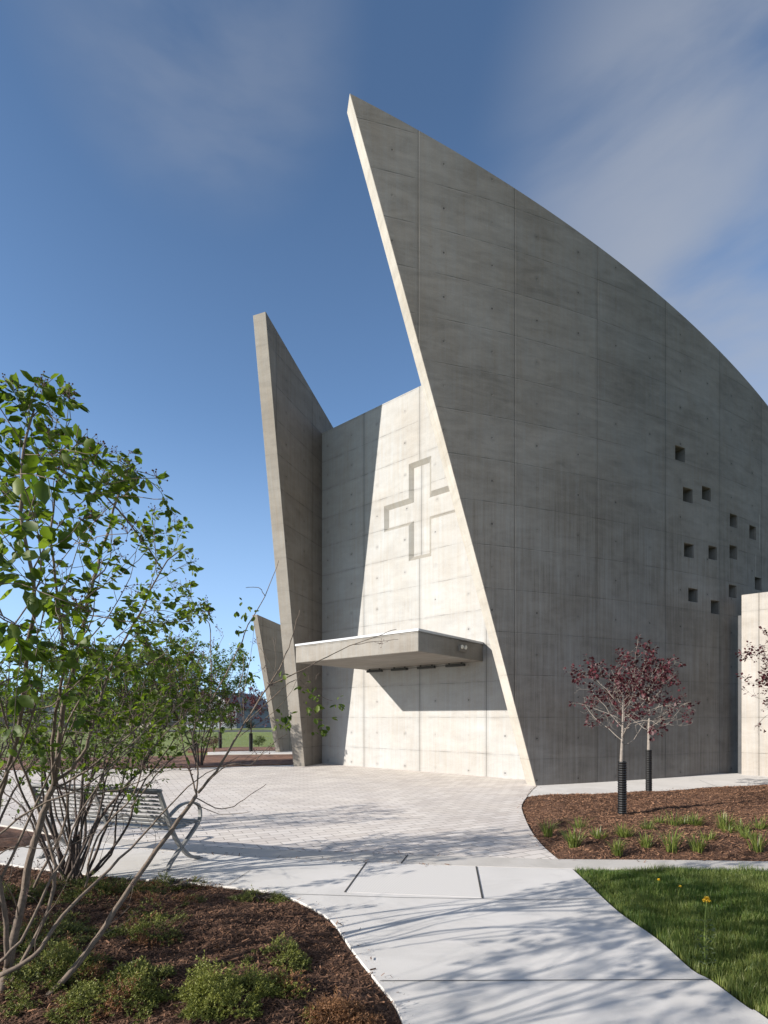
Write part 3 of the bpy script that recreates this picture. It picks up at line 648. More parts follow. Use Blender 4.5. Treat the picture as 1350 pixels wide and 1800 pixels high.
class Tree:
    """grows limbs; keeps tubes in one mesh and the places where leaves sit"""
    def __init__(s, seed): s.r = random.Random(seed); s.mb = MB(); s.spots = []; s.tips = []; s.lim = None
    def limb(s, pts, r0, r1, n=6):
        m = len(pts); s.mb.tube(pts, [r0 + (r1 - r0) * i / (m - 1) for i in range(m)], n)
    def wander(s, p, d, L, seg, curv, trop):
        p = Vector(p); d = Vector(d).normalized(); pts = [p.copy()]
        for i in range(seg):
            d = (d + Vector((s.r.gauss(0, curv), s.r.gauss(0, curv), s.r.gauss(0, curv) + trop))).normalized()
            p = p + d * L / seg; pts.append(p.copy())
        return pts
    def grow(s, p, d, L, r, lv, spec):
        """spec: list per level of dict(seg, curv, trop, n, ang, ratio, leaf)"""
        q = spec[lv]; pts = s.wander(p, d, L, q['seg'], q['curv'], q['trop'])
        if s.lim:                                     # keep the limb inside the crown's outline
            for i_, v_ in enumerate(pts):
                if not s.lim(v_): pts = pts[:i_]; break
            if len(pts) < 2: return
        s.limb(pts, r, max(r * .35, .0012), q.get('sides', 5)); s.fill(pts, L, r, lv, spec)
    def fill(s, pts, L, r, lv, spec, lo=None):
        q = spec[lv]; m = len(pts) - 1
        if q.get('leaf'):
            for k in range(int(q['leaf'] * L + s.r.random())):
                f = s.r.uniform(q.get('l0', .25), 1.0) * m; i = min(int(f), m - 1); a = pts[i].lerp(pts[i + 1], f - i)
                s.spots.append((a, (pts[i + 1] - pts[i]).normalized()))
        if lv + 1 >= len(spec):
            s.tips.append((pts[-1], (pts[-1] - pts[-2]).normalized())); return
        k = q['n'] if isinstance(q['n'], int) else max(1, int(q['n'] * L + s.r.random()))
        for j in range(k):
            f = (q.get('lo', .3) if lo is None else lo) + (1 - (q.get('lo', .3) if lo is None else lo)) * (j + s.r.random()) / k
            f = min(f, .99) * m; i = min(int(f), m - 1); a = pts[i].lerp(pts[i + 1], f - i); t = (pts[i + 1] - pts[i]).normalized()
            ax = rot_about(t.orthogonal().normalized(), t, s.r.uniform(0, 6.283)); dd = rot_about(t, ax, R(s.r.gauss(*q['ang'])))
            rr = max((r * (1 - .65 * f / m)) * q.get('rr', .6), .0013)
            s.grow(a, dd, L * q['ratio'] * s.r.uniform(.6, 1.15) * (1.15 - .5 * f / m), rr, lv + 1, spec)
    def leafmesh(s, name, per, ln, wd, mat_, parent, droop=.35, spread=.9, simple=False, jit=.01):
        pos = []; dr = []
        for (p, t) in s.spots:
            for k in range(per):
                ax = rot_about(t.orthogonal().normalized(), t, s.r.uniform(0, 6.283)); d = (t * .5 + ax * spread + Vector((0, 0, -droop))).normalized()
                pos.append(p + d * s.r.uniform(.2, 1) * jit * 2); dr.append(d)
        return leaves(name, pos, dr, ln, wd, mat_, parent, simple=simple)
def PX(L): return [Vector(P(*p)) for p in L]
def refine(pts, n=3, jit=.0, r=None):
    out = []; Q = [pts[0]] + pts + [pts[-1]]
    for i in range(1, len(Q) - 2):
        p0, p1, p2, p3 = Q[i - 1:i + 3]
        for k in range(n):
            t = k / n; v = .5 * ((2 * p1) + (-p0 + p2) * t + (2 * p0 - 5 * p1 + 4 * p2 - p3) * t ** 2 + (-p0 + 3 * p1 - 3 * p2 + p3) * t ** 3)
            if r and k: v = v + Vector((r.gauss(0, jit), r.gauss(0, jit), r.gauss(0, jit)))
            out.append(v)
    out.append(pts[-1]); return out

M_leaf = leafmat('serviceberry_leaf', (.034, .070, .010), (.15, .20, .028), .45, .55, (1.4, 1.5, .45))
M_leafy = leafmat('young_green_leaf', (.06, .11, .014), (.15, .22, .03), .4, .45, (1.3, 1.4, .5))
M_red = leafmat('maroon_leaf', (.026, .006, .009), (.095, .016, .023), .22, .55, (1.8, .7, .7))
M_berry = plain('brown_seed_heads', (.09, .045, .04), .8, 40, .4, 0)
M_jun = leafmat('juniper_needles', (.018, .034, .010), (.185, .20, .036), .12, .6)
M_junb = leafmat('browned_juniper_tips', (.12, .045, .018), (.26, .13, .06), .15, .7)
M_strap = leafmat('strap_leaf', (.05, .085, .018), (.22, .25, .06), .3, .45)
TW = dict(seg=4, curv=.16, trop=.03)
# ------------------------------------------------------------------ serviceberry shrubs by the path
def berries(T, parent, frac, num=9):
    mb = MB()
    for (p, t) in T.tips:
        if T.r.random() > frac: continue
        for k in range(num):
            d = Vector((T.r.gauss(0, 1), T.r.gauss(0, 1), T.r.gauss(.5, 1))).normalized(); e = p + d * T.r.uniform(.015, .05)
            mb.tube([p, e], [.0007, .0007], 3, False)
            q = .0042; mb.add([e + Vector(v) * q for v in ((1, 0, 0), (0, 1, 0), (-1, 0, 0), (0, -1, 0), (0, 0, 1), (0, 0, -1))],
                   [(0, 1, 4), (1, 2, 4), (2, 3, 4), (3, 0, 4), (1, 0, 5), (2, 1, 5), (3, 2, 5), (0, 3, 5)])
    if mb.v: tag(mb.build('seed_heads', M_berry, parent), kind='stuff')
side = [dict(seg=6, curv=.13, trop=.03, n=5.5, ang=(46, 14), ratio=.29, lo=.3, rr=.45), dict(seg=5, curv=.17, trop=.04, n=7.0, ang=(45, 14), ratio=.5, lo=.15, rr=.6, leaf=6), dict(seg=4, curv=.2, trop=.02, n=0, ang=(40, 10), ratio=.4, leaf=34, l0=.1)]
def shrub(label, base, stems, seed, bark, lf, ln, per=2, leafy=1.0, bfrac=.5, group=None, dens=1.0, simple=False, cat='shrub', name='serviceberry_shrub', extra=(), twigs=1.6, lim=None):
    """stems: (points, r0, r1, first fraction with side branches or None)"""
    root = empty(name, base, label, cat, group); T = Tree(seed); spec = [dict(q) for q in side]; stems = list(stems); T.lim = lim
    spec[0]['n'] *= dens; spec[1]['leaf'] *= leafy; spec[2]['leaf'] *= leafy
    for (pts, r0, r1, lo) in stems:
        pts = refine([Vector(p) for p in pts], 4, .0035, T.r); T.limb(pts, r0, r1, 7)
        if lo is not None:
            L = sum((pts[i + 1] - pts[i]).length for i in range(len(pts) - 1)); T.fill(pts, L, r0 * .8, 0, spec, lo)
    if twigs:
        bs = [dict(seg=7, curv=.11, trop=.05, n=3, ang=(38, 14), ratio=.5, lo=.2, rr=.3), dict(seg=6, curv=.15, trop=.04, n=2, ang=(38, 12), ratio=.5, lo=.3, rr=.55), dict(seg=4, curv=.2, trop=.02, n=0, ang=(40, 10), ratio=.4)]
        for (pts, r0, r1, lo) in stems:
            pts = refine([Vector(p) for p in pts], 3); k = max(3, int(len(pts) * .75)); pts = pts[:k]
            L = sum((pts[i + 1] - pts[i]).length for i in range(len(pts) - 1)); b2 = [dict(q) for q in bs]; b2[0]['n'] = int(twigs * L + T.r.random())
            if b2[0]['n']: T.fill(pts, L, r0 * .8, 0, b2, .15)
    for (p, d) in extra: T.spots.append((Vector(p), Vector(d)))
    T.mb.build('stems', bark, root, True); T.leafmesh('foliage', per, ln, .62, lf, root, simple=simple); berries(T, root, bfrac)
    return root
# A: the nearest shrub, leaning over the bed at the left
A = [([(2, 1765, 3.02), (20, 1670, 3.1), (38, 1590, 3.15), (55, 1500, 3.2), (75, 1430, 3.25), (95, 1380, 3.3)], .024, .017, None),
     ([(95, 1380, 3.3), (104, 1300, 3.33), (115, 1230, 3.38), (128, 1180, 3.42), (145, 1110, 3.46), (160, 1040, 3.5), (185, 950, 3.55), (205, 880, 3.6), (216, 822, 3.62)], .015, .004, .40),
     ([(97, 1374, 3.3), (127, 1350, 3.35), (155, 1300, 3.42), (180, 1215, 3.5), (205, 1150, 3.55), (245, 1080, 3.6), (285, 1000, 3.7), (325, 960, 3.75)], .011, .003, .42),
     ([(94, 1388, 3.3), (140, 1362, 3.36), (190, 1325, 3.42), (240, 1280, 3.5), (290, 1225, 3.6), (330, 1120, 3.65)], .008, .003, .6),
     ([(96, 1385, 3.3), (92, 1320, 3.25), (98, 1250, 3.2), (110, 1190, 3.18), (105, 1080, 3.15), (90, 960, 3.1), (95, 860, 3.1)], .011, .003, .38),
     ([(25, 1798, 2.9), (85, 1750, 3.0), (140, 1690, 3.1), (200, 1602, 3.25), (250, 1530, 3.4), (300, 1462, 3.55), (345, 1398, 3.7)], .020, .013, None),
     ([(345, 1398, 3.7), (347, 1345, 3.72), (338, 1300, 3.75), (350, 1260, 3.75), (370, 1233, 3.8), (370, 1108, 3.85), (355, 1087, 3.85), (309, 1051, 3.85)], .006, .002, .75),
     ([(348, 1394, 3.7), (390, 1340, 3.8), (430, 1270, 3.95), (473, 1205, 4.1), (497, 1164, 4.15), (515, 1116, 4.2), (527, 1072, 4.25)], .010, .002, None),
     ([(473, 1205, 4.1), (520, 1183, 4.15), (575, 1155, 4.25), (630, 1130, 4.35), (697, 1106, 4.5)], .0055, .0022, None),
     ([(622, 1133, 4.33), (655, 1128, 4.38), (700, 1124, 4.45)], .003, .0014, None),
     ([(372, 1233, 3.8), (409, 1162, 3.88), (436, 1098, 3.95), (466, 1048, 4.0), (490, 985, 4.05)], .0055, .002, None),
     ([(466, 1048, 4.0), (455, 1033, 4.0), (432, 1033, 3.98)], .003, .0018, None),
     ([(430, 1270, 3.95), (428, 1215, 3.95), (440, 1160, 3.95), (447, 1098, 3.95)], .003, .001, None),
     ([(430, 1272, 3.95), (470, 1235, 4.0), (520, 1195, 4.05), (550, 1218, 4.1), (585, 1232, 4.15)], .004, .0015, None),
     ([(420, 1295, 3.93), (470, 1260, 4.0), (505, 1225, 4.05), (530, 1180, 4.1)], .003, .001, None),
     ([(344, 1402, 3.7), (390, 1422, 3.75), (430, 1405, 3.78), (468, 1378, 3.8)], .0045, .0018, None), ([(342, 1412, 3.68), (385, 1431, 3.7), (440, 1427, 3.72)], .0035, .0015, None),
     ([(352, 1388, 3.7), (400, 1345, 3.8), (440, 1345, 3.85), (470, 1315, 3.9), (505, 1290, 3.95)], .0045, .0018, None),
     ([(346, 1398, 3.7), (330, 1340, 3.72), (318, 1290, 3.75), (322, 1230, 3.78), (300, 1170, 3.8), (290, 1110, 3.8)], .006, .002, .55),
     ([(0, 1714, 2.95), (60, 1680, 3.0), (110, 1610, 3.1), (175, 1545, 3.3), (245, 1475, 3.5), (290, 1425, 3.6), (345, 1372, 3.75), (420, 1330, 3.85)], .014, .002, None),
     ([(0, 1690, 2.9), (45, 1640, 2.95), (80, 1565, 3.0), (120, 1490, 3.1), (140, 1430, 3.2), (200, 1345, 3.4), (250, 1290, 3.6), (300, 1180, 3.7)], .009, .002, .75),
     ([(-20, 1520, 3.0), (20, 1490, 3.0), (100, 1490, 3.05), (190, 1455, 3.1)], .005, .001, None),
     ([(12, 1700, 3.0), (8, 1600, 2.95), (-10, 1500, 2.9), (0, 1400, 2.9), (30, 1300, 2.85), (45, 1180, 2.8), (60, 1050, 2.8), (40, 930, 2.8), (40, 800, 2.85), (60, 720, 2.9)], .014, .003, .45),
     ([(285, 1000, 3.7), (235, 930, 3.66), (195, 883, 3.6), (150, 835, 3.55), (105, 792, 3.5), (85, 762, 3.48), (72, 728, 3.45), (80, 665, 3.45)], .005, .0015, .35)]
nearer = lambda L: [(x, y, Y - .98 * min(max((1400 - y) / 380, 0), 1) * min(max((380 - x) / 230, .12), 1)) for x, y, Y in L]
A += [([(-30, 1610, 2.9), (40, 1465, 2.95), (95, 1345, 3.0), (135, 1255, 3.0)], .008, .003, .7),
      ([(-25, 1485, 2.8), (60, 1422, 2.85), (160, 1375, 2.95), (240, 1300, 3.05), (335, 1225, 3.2)], .006, .002, .75),
      ([(14, 1745, 3.1), (95, 1560, 3.3), (70, 1430, 3.35), (22, 1300, 3.4), (-10, 1180, 3.4)], .013, .004, .6),
      ([(-30, 1425, 2.75), (30, 1330, 2.8), (62, 1240, 2.85), (78, 1140, 2.9)], .007, .003, .6),
      ([(60, 1560, 3.5), (118, 1430, 3.5), (105, 1320, 3.5), (150, 1215, 3.5), (240, 1140, 3.5)], .009, .003, .6),
      ([(150, 1560, 3.6), (172, 1470, 3.6), (235, 1395, 3.65), (262, 1320, 3.7), (330, 1255, 3.8)], .008, .003, .75),
      ([(230, 1420, 3.45), (290, 1345, 3.6), (352, 1300, 3.7), (420, 1205, 3.8), (428, 1150, 3.85)], .005, .002, None),
      ([(95, 1382, 3.3), (170, 1395, 3.35), (250, 1372, 3.45), (330, 1310, 3.6)], .006, .002, .8)]
A = [(PX(nearer(p)), a, b, c) for p, a, b, c in A]
def crown_lim(v):                                     # ragged top of the crown: high at the left, stepping down to the right
    x = 675 + FPX * v.x / max(v.y, .3); y = HOR - FPX * (v.z - EYE) / max(v.y, .3)
    return y + 34 * mnoise.noise(v * 7.0) > np.interp(x, [-60, 0, 60, 95, 125, 165, 192, 215, 255, 300, 335, 352, 375, 420, 500, 620], [560, 655, 660, 630, 680, 775, 815, 780, 815, 860, 930, 985, 1110, 1120, 1060, 1060])
_r = random.Random(3); ex = []
for (px, py, Y, sp, n) in [(430, 1075, 3.95, 14, 7), (428, 1112, 3.95, 12, 6), (445, 1190, 3.97, 10, 5), (505, 1262, 4.05, 26, 14), (540, 1205, 4.1, 14, 7), (553, 1235, 4.1, 16, 8), (560, 1275, 4.1, 22, 14), (600, 1237, 4.15, 9, 5), (490, 1195, 4.1, 10, 4), (240, 1400, 3.4, 18, 6), (60, 1300, 2.9, 22, 5), (70, 1330, 2.95, 15, 4)]:
    for k in range(n):
        q = Vector(P(px + _r.gauss(0, sp * .6), py + _r.gauss(0, sp * .6), (nearer([(px, py, Y)])[0][2]) + _r.gauss(0, .04))); ex.append((q, Vector((_r.gauss(0, 1), _r.gauss(0, 1), _r.gauss(-.2, .6))).normalized()))
shrub('tall multi-stemmed shrub with one long bare branch leaning over the mulch bed', (*G(5, 1765), 0), A, 5, M_bark, M_leaf, .047, 2, .95, .6, 'serviceberry shrubs at the path', dens=.85, extra=ex, lim=crown_lim)
# B: dark-stemmed clump beside the bench
Bst = [([(112, 1556, 5.2), (104, 1500, 5.22), (92, 1440, 5.25), (82, 1380, 5.28), (62, 1280, 5.3), (50, 1190, 5.3), (40, 1140, 5.3)], .022, .005, .5),
       ([(122, 1556, 5.2), (150, 1500, 5.25), (175, 1440, 5.3), (215, 1390, 5.35), (255, 1340, 5.4), (290, 1280, 5.45), (325, 1200, 5.5), (345, 1130, 5.5)], .020, .004, .5),
       ([(112, 1555, 5.15), (128, 1490, 5.15), (142, 1420, 5.1), (147, 1350, 5.1), (160, 1270, 5.05), (172, 1180, 5.0), (165, 1120, 5.0)], .018, .004, .5),
       ([(150, 1545, 5.2), (190, 1502, 5.2), (225, 1450, 5.2), (245, 1390, 5.2), (300, 1310, 5.2), (330, 1245, 5.2)], .016, .003, .55),
       ([(120, 1550, 5.1), (85, 1500, 5.0), (60, 1440, 4.95), (30, 1370, 4.9), (10, 1280, 4.9), (20, 1150, 4.9)], .016, .004, .5),
       ([(100, 1552, 5.1), (70, 1480, 5.2), (40, 1420, 5.3), (0, 1380, 5.4), (-30, 1260, 5.4)], .014, .003, .5),
       ([(118, 1550, 5.3), (150, 1470, 5.4), (148, 1400, 5.45), (180, 1330, 5.5), (210, 1250, 5.55), (250, 1180, 5.6), (265, 1140, 5.6)], .016, .003, .5),
       ([(140, 1548, 5.2), (170, 1530, 5.25), (200, 1490, 5.3), (205, 1430, 5.35), (230, 1370, 5.35), (235, 1290, 5.35), (215, 1180, 5.4)], .014, .003, .55)]
_r = random.Random(77)
for k in range(12):
    x0 = 118 + _r.uniform(-25, 30); x1 = x0 + _r.uniform(-110, 190); Y0 = 5.2 + _r.uniform(-.15, .15); Y1 = 5.2 + _r.uniform(-.5, .5); yt = _r.uniform(1120, 1260); bow = _r.uniform(-20, 25)
    Bst.append(([(x0, 1553, Y0), (x0 + (x1 - x0) * .22 + bow * .6, 1490, Y0), (x0 + (x1 - x0) * .45 + bow, 1420, (Y0 + Y1) / 2), (x0 + (x1 - x0) * .7 + bow * .5, 1330, Y1), (x1, yt, Y1)], _r.uniform(.010, .019), .003, .6))
shrub('dark-stemmed shrub clump at the edge of the concrete walk beside the bench', (*G(118, 1552), 0), [(PX(p), a, b, c) for p, a, b, c in Bst], 8, M_barkd, M_leaf, .042, 3, .55, .3, 'serviceberry shrubs at the path', dens=.8, lim=lambda v: v.z < 2.25 + .25 * mnoise.noise(v * 2.0))
# C: two more beyond the frame's left edge whose leaves reach into it and whose shade falls on the path
def generic(label, base, H, nst, seed, spread, ln, group, leafy=.6, dens=.7, bark=None, lf=None, tilt=(0, 0), simple=False, per=2, name='serviceberry_shrub', lo=.35, cat='shrub', r=.017):
    rr = random.Random(seed); st = []
    for k in range(nst):
        a = 6.283 * (k + rr.random() * .6) / nst; sp = spread * rr.uniform(.5, 1.1); p = Vector(base) + Vector((math.cos(a) * .08, math.sin(a) * .08, 0)); pts = [p]
        for q in (.18, .4, .65, .85, 1.0):
            pts.append(Vector(base) + Vector((math.cos(a) * sp * q + tilt[0] * q * q + rr.gauss(0, .05), math.sin(a) * sp * q + tilt[1] * q * q + rr.gauss(0, .05), H * q * rr.uniform(.92, 1.05) * (1 - .12 * (sp / spread - .5)))))
        st.append((pts, r * rr.uniform(.7, 1.15), .004, lo))
    return shrub(label, base, st, seed, bark or M_bark, lf or M_leaf, ln, per, leafy, .4, group, dens, simple, cat, name)
generic('leafy shrub at the very left edge whose big leaves hang into view above the mulch', (-2.9, 1.4, -.02), 2.6, 6, 21, .75, .058, 'serviceberry shrubs at the path', .5, .5, tilt=(.7, .5), lo=.55)
generic('shrub standing left of the path just outside the view', (-4.4, .15, -.02), 2.9, 7, 22, .9, .055, 'serviceberry shrubs at the path', .55, .5, tilt=(.3, 0))
generic('small bushy shrub in the bit of mulch left of the bench', (*G(-25, 1478), -.02), 2.1, 8, 23, .9, .045, 'serviceberry shrubs at the path', .9, .75, M_barkd)
generic('low dense shrub in the near bed just outside the left edge', (-3.55, 3.2, -.02), 1.05, 9, 24, .75, .05, 'serviceberry shrubs at the path', 1.4, 1.6, M_barkd, lo=.1)
generic('low dense shrub in the near bed outside the left edge, behind the first one', (-4.2, 3.9, -.02), 1.2, 9, 25, .8, .05, 'serviceberry shrubs at the path', 1.4, 1.6, M_barkd, lo=.1)
# rear green trees and red trees behind the plaza
def smalltree(label, name, base, H, hb, Rc, seed, bark, lf, ln, n, group, guard=None, thick=.04, per=3, leaf=26, simple=True, lean_=(0, 0), sub=8.0, cat='tree', flat=.9, lat=4.0):
    root = empty(name, base, label, cat, group); T = Tree(seed); b = Vector(base)
    sp = [dict(seg=7, curv=.19, trop=.04, n=sub * .55, ang=(42, 12), ratio=.5, lo=.2, rr=.5, leaf=0), dict(seg=5, curv=.2, trop=.02, n=sub * 1.2, ang=(45, 14), ratio=.5, lo=.2, rr=.6, leaf=leaf * .35), dict(seg=4, curv=.24, trop=0, n=0, ang=(40, 9), ratio=.4, leaf=leaf, l0=.3)]
    tp = [b + Vector((lean_[0] * q * q, lean_[1] * q * q, H * q * .8)) + Vector((T.r.gauss(0, .012), T.r.gauss(0, .012), 0)) for q in (0, .15, .3, .45, .6, .75, .9)]
    tp = refine(tp, 3); tr = MB(); tr.tube(tp, [thick * (1 - .8 * i / (len(tp) - 1)) for i in range(len(tp))], 9)
    for k in range(n):
        f = hb / (H * .8) + (1 - hb / (H * .8)) * ((k + .3 * T.r.random()) / n) ** .8; f = min(f, .98) * (len(tp) - 1); i = min(int(f), len(tp) - 2); a = tp[i].lerp(tp[i + 1], f - i)
        an = k * 2.399 + T.r.gauss(0, .3); up = .35 + flat * (k / n); rem = (b.z + H - a.z)
        d = Vector((math.cos(an), math.sin(an), up)); L = Rc * T.r.uniform(.75, 1.15) * (1.0 - .35 * (k / n)); L = min(L * d.length, max(rem, .25) * 1.3 + .2)
        spk = sp if k > n * .34 or T.r.random() < .25 else [dict(q, leaf=(q.get('leaf') or 0) * .12) for q in sp]
        T.grow(a, d, L, thick * .19 * (1 - .5 * k / n), 0, spk)
    tr.build('trunk', bark, root, True); T.mb.build('branches', bark, root, True)
    T.leafmesh('foliage', per, ln, .8, lf, root, droop=.3, simple=simple, jit=.012); return root
smalltree('dark red leaved young tree in the mulch, nearer of the pair', 'redbud_tree', (*G(1093.7, 1441), .05), 2.62, 1.22, .86, 41, M_barkp, M_red, .050, 22, 'red leaved young trees by the church', thick=.042, leaf=24, per=4, flat=.75)
smalltree('dark red leaved young tree right beside the church walkway, farther of the pair', 'redbud_tree', (*G(1140.5, 1396.5), .05), 2.92, 1.32, .92, 44, M_barkp, M_red, .052, 22, 'red leaved young trees by the church', thick=.05, leaf=22, per=4, flat=.75)
smalltree('red leaved tree in front of the pale low wall at the right edge', 'redbud_tree', (8.35, 10.6, .05), 3.0, 1.25, 1.3, 47, M_barkd, M_red, .055, 20, 'red leaved young trees by the church', thick=.05, leaf=20, per=3)
def guard(label, base, rad, h, name='trunk_guard', ribs=24):
    base = Vector(base); root = None; mb = MB(); pts = []; rr = []
    for i in range(ribs * 2 + 1): pts.append(base + Vector((0, 0, h * i / (ribs * 2)))); rr.append(rad * (1.0 if i % 2 else .86))
    for i in reversed(range(0, ribs * 2 + 1, 6)): pts.append(base + Vector((0, 0, h * i / (ribs * 2)))); rr.append(rad * .82)
    mb.tube(pts, rr, 18, False); o = mb.build(name, M_guard, None, False); return tag(o, label, 'tree guard', 'black trunk guards')
guard('black corrugated pipe around the trunk of the nearer red tree', (*G(1093.7, 1441), .02), .069, .885)
guard('black corrugated pipe around the trunk of the farther red tree by the walkway', (*G(1140.5, 1396.5), .02), .066, .90)
RB = [(441, 1322, 2.7, 'red leaved tree close to the small pointed chapel wall'), (387, 1316, 3.2, 'red leaved tree in the rear bed second from the chapel wall'), (342, 1322, 2.9, 'red leaved tree in the rear bed behind the long bare branch'), (265, 1328, 3.0, 'red leaved tree in the rear bed half hidden by the left shrubs')]
for k, (px, py, H, lb) in enumerate(RB):
    x, y = G(px, py)
    smalltree(lb, 'redbud_tree', (x, y, .02), H, 1.2, 1.25, 60 + k, M_barkd, M_red, .075, 12, 'red leaved trees in the rear bed', thick=.05, leaf=16, per=3)
    guard('black trunk guard of the ' + lb.split(' leaved')[0] + ' tree ' + ['close to the chapel wall', 'second from the chapel wall', 'behind the long bare branch', 'half hidden by the left shrubs'][k], (x, y, .0), .09, .85)
for k, (px, Y, H, lb) in enumerate([(300, 15.2, 3.7, 'small leaved green tree standing at the back edge of the plaza, right one of two'), (185, 14.6, 3.6, 'small leaved green tree standing at the back edge of the plaza, left one of two'), (60, 14.0, 3.4, 'green tree behind the bench clump near the left edge')]):
    x = (px - 675) / FPX * Y + 0; generic(lb, (x, Y + 2.4, 0), H, 7, 80 + k, 1.35, .085, 'green trees at the back of the plaza', 1.0, .9, M_barkd, M_leafy, simple=True, per=2, name='serviceberry_tree', cat='tree', r=.028)

# ------------------------------------------------------------------ junipers in the near bed
def juniper(label, px, py, rx, ry, h, n, seed, brown=.1, cols=None, bright=0.0):
    x, y = G(px, py); rr = np.random.default_rng(seed); root = empty('creeping_juniper', (x, y, -.02), label, 'juniper', 'creeping junipers in the near bed')
    a = rr.uniform(0, 2 * np.pi, n); q = np.sqrt(rr.uniform(0, 1, n)); lump = 1 + .28 * np.sin(3 * a + seed) + .18 * np.sin(5 * a + 2 * seed)
    X = x + np.cos(a) * q * rx * lump; Y = y + np.sin(a) * q * ry * lump; gap = vnoise(X, Y, .11, 2) + rr.normal(0, .06, n) > -.16; a, q, X, Y = a[gap], q[gap], X[gap], Y[gap]; n = len(X); base = bed_z(X, Y, .07)
    top = 0.9 * h * (1 - q ** 2.6) * rr.uniform(.2, 1.15, n) * (1 + 2.2 * vnoise(X, Y, .085)); Z = base + np.clip(top, .004, None)
    pos = []; drs = []; tn = []
    D0 = np.stack([np.cos(a) * (.35 + q) + rr.normal(0, .45, n), np.sin(a) * (.35 + q) + rr.normal(0, .45, n), rr.uniform(.15, 1.1, n)], -1); D0 = unit(D0)
    K = 16; L = rr.uniform(.025, .06, n)
    f = np.linspace(.05, 1, K); cen = np.stack([X, Y, Z], -1)[:, None, :] + D0[:, None, :] * (L[:, None] * f[None])[:, :, None]
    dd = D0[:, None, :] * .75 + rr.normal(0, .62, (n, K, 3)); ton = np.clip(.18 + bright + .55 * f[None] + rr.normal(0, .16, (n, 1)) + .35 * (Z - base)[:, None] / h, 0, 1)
    isb = (vnoise(X, Y, .13, 1) + rr.normal(0, .12, n)) > (.5 - brown * 1.3)
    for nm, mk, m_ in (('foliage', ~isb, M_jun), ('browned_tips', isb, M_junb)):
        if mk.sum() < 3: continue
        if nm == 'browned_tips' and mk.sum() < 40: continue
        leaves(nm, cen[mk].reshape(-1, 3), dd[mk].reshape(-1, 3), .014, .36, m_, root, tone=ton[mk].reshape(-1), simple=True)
    st = MB(); r2 = random.Random(seed)
    for k in range(16):
        b_ = r2.uniform(0, 6.283); e = Vector((x + math.cos(b_) * rx * .9, y + math.sin(b_) * ry * .9, 0)); p = Vector((x, y, -.01))
        st.tube([p, p.lerp(e, .5) + Vector((0, 0, h * .45)), e + Vector((0, 0, h * .4))], [.006, .004, .002], 5)
    st.build('stems', M_barkd, root, True)
JN = [('bright yellow-green juniper mound nearest the camera beside the path', 395, 1772, .27, .22, .13, 2600, .03, .55),
      ('broad dark green juniper mat at the bottom between the bare branch and the bright mound', 225, 1762, .42, .26, .09, 2600, .16, 0),
      ('green juniper at the bottom left corner under the leaning branch', 95, 1742, .36, .28, .10, 2400, .10, .05),
      ('orange-brown tipped juniper at the foot of the path edge', 600, 1800, .17, .12, .07, 800, .75, .1),
      ('small green juniper tuft close to the white edge of the path', 492, 1695, .17, .14, .07, 800, .10, .05),
      ('juniper with brown tips in the middle of the near bed', 262, 1655, .24, .2, .07, 900, .2, -.05),
      ('juniper with an orange browned side in the upper near bed', 268, 1606, .3, .24, .07, 1100, .42, -.08),
      ('dark juniper under the foot of the dark-stemmed shrub clump', 165, 1582, .42, .28, .10, 1700, .05, -.1),
      ('low brownish juniper at the walk edge in front of the bench leg', 300, 1556, .34, .16, .07, 900, .3, -.05),
      ('small juniper tuft by the outer curve of the walk', 452, 1578, .22, .13, .06, 700, .08, 0),
      ('dark juniper left of the leaning branch stem', 60, 1668, .40, .32, .10, 1500, .12, -.08),
      ('dark juniper at the left edge below the bench', 20, 1590, .36, .26, .09, 1100, .08, -.1),
      ('green juniper tuft at the near corner where the bed meets the path', 515, 1745, .13, .1, .05, 450, .15, .08)]
for k, (lb, px, py, rx, ry, h, n, br, bt) in enumerate(JN): juniper(lb, px, py, rx, ry, h, n, 100 + k, br, None, bt)

# strap-leaved clumps in the tree bed, the far row and the near row
def clump(label, px, py, h, n, seed, flower=False):
    x, y = G(px, py); rr = random.Random(seed); root = empty('daylily_clump', (x, y, .04), label, 'plant', 'strap leaved clumps in the tree bed')
    V = []; F = []; tn = []
    for k in range(n):
        a = rr.uniform(0, 6.283); L = h * rr.uniform(.6, 1.15); le = rr.uniform(.12, .85); w0 = rr.uniform(.003, .006)
        d = Vector((math.cos(a), math.sin(a), 0)); s_ = Vector((-d.y, d.x, 0)); b0 = Vector((x, y, .0)) + d * rr.uniform(0, .05) + s_ * rr.gauss(0, .02); bI = len(V)
        for q, (f, wq) in enumerate(((0, .7), (.35, 1), (.7, .8), (1, .08))):
            p = b0 + d * L * le * f ** 1.6 + Vector((0, 0, L * (f - .28 * le * f ** 3))); V += [p - s_ * w0 * wq, p + s_ * w0 * wq]; 
        tn += [min(max(rr.gauss(.5, .22), 0), 1)] * 8
        for q in range(3): F.append((bI + 2 * q, bI + 2 * q + 1, bI + 2 * q + 3, bI + 2 * q + 2))
    np_mesh('leaf_tuft', np.array([tuple(v) for v in V]), np.array(F), M_strap, root, False, np.array(tn))
    if flower:
        m = MB(); p = Vector((x + .02, y - .03, h * .75)); m.tube([Vector((x, y, .02)), p], [.003, .002], 5); m.build('flower_stem', M_strap, root)
        m = MB()
        for q in range(6):
            an = q * 1.047; m.add([p, p + Vector((math.cos(an) * .02, math.sin(an) * .02, .012)), p + Vector((math.cos(an + .5) * .028, math.sin(an + .5) * .028, .018)), p + Vector((math.cos(an + 1) * .02, math.sin(an + 1) * .02, .012))], [(0, 1, 2, 3)])
        m.build('flower', M_yel, root)
M_yel = plain('yellow_petals', (.75, .47, .02), .5, 60, .15, 0)
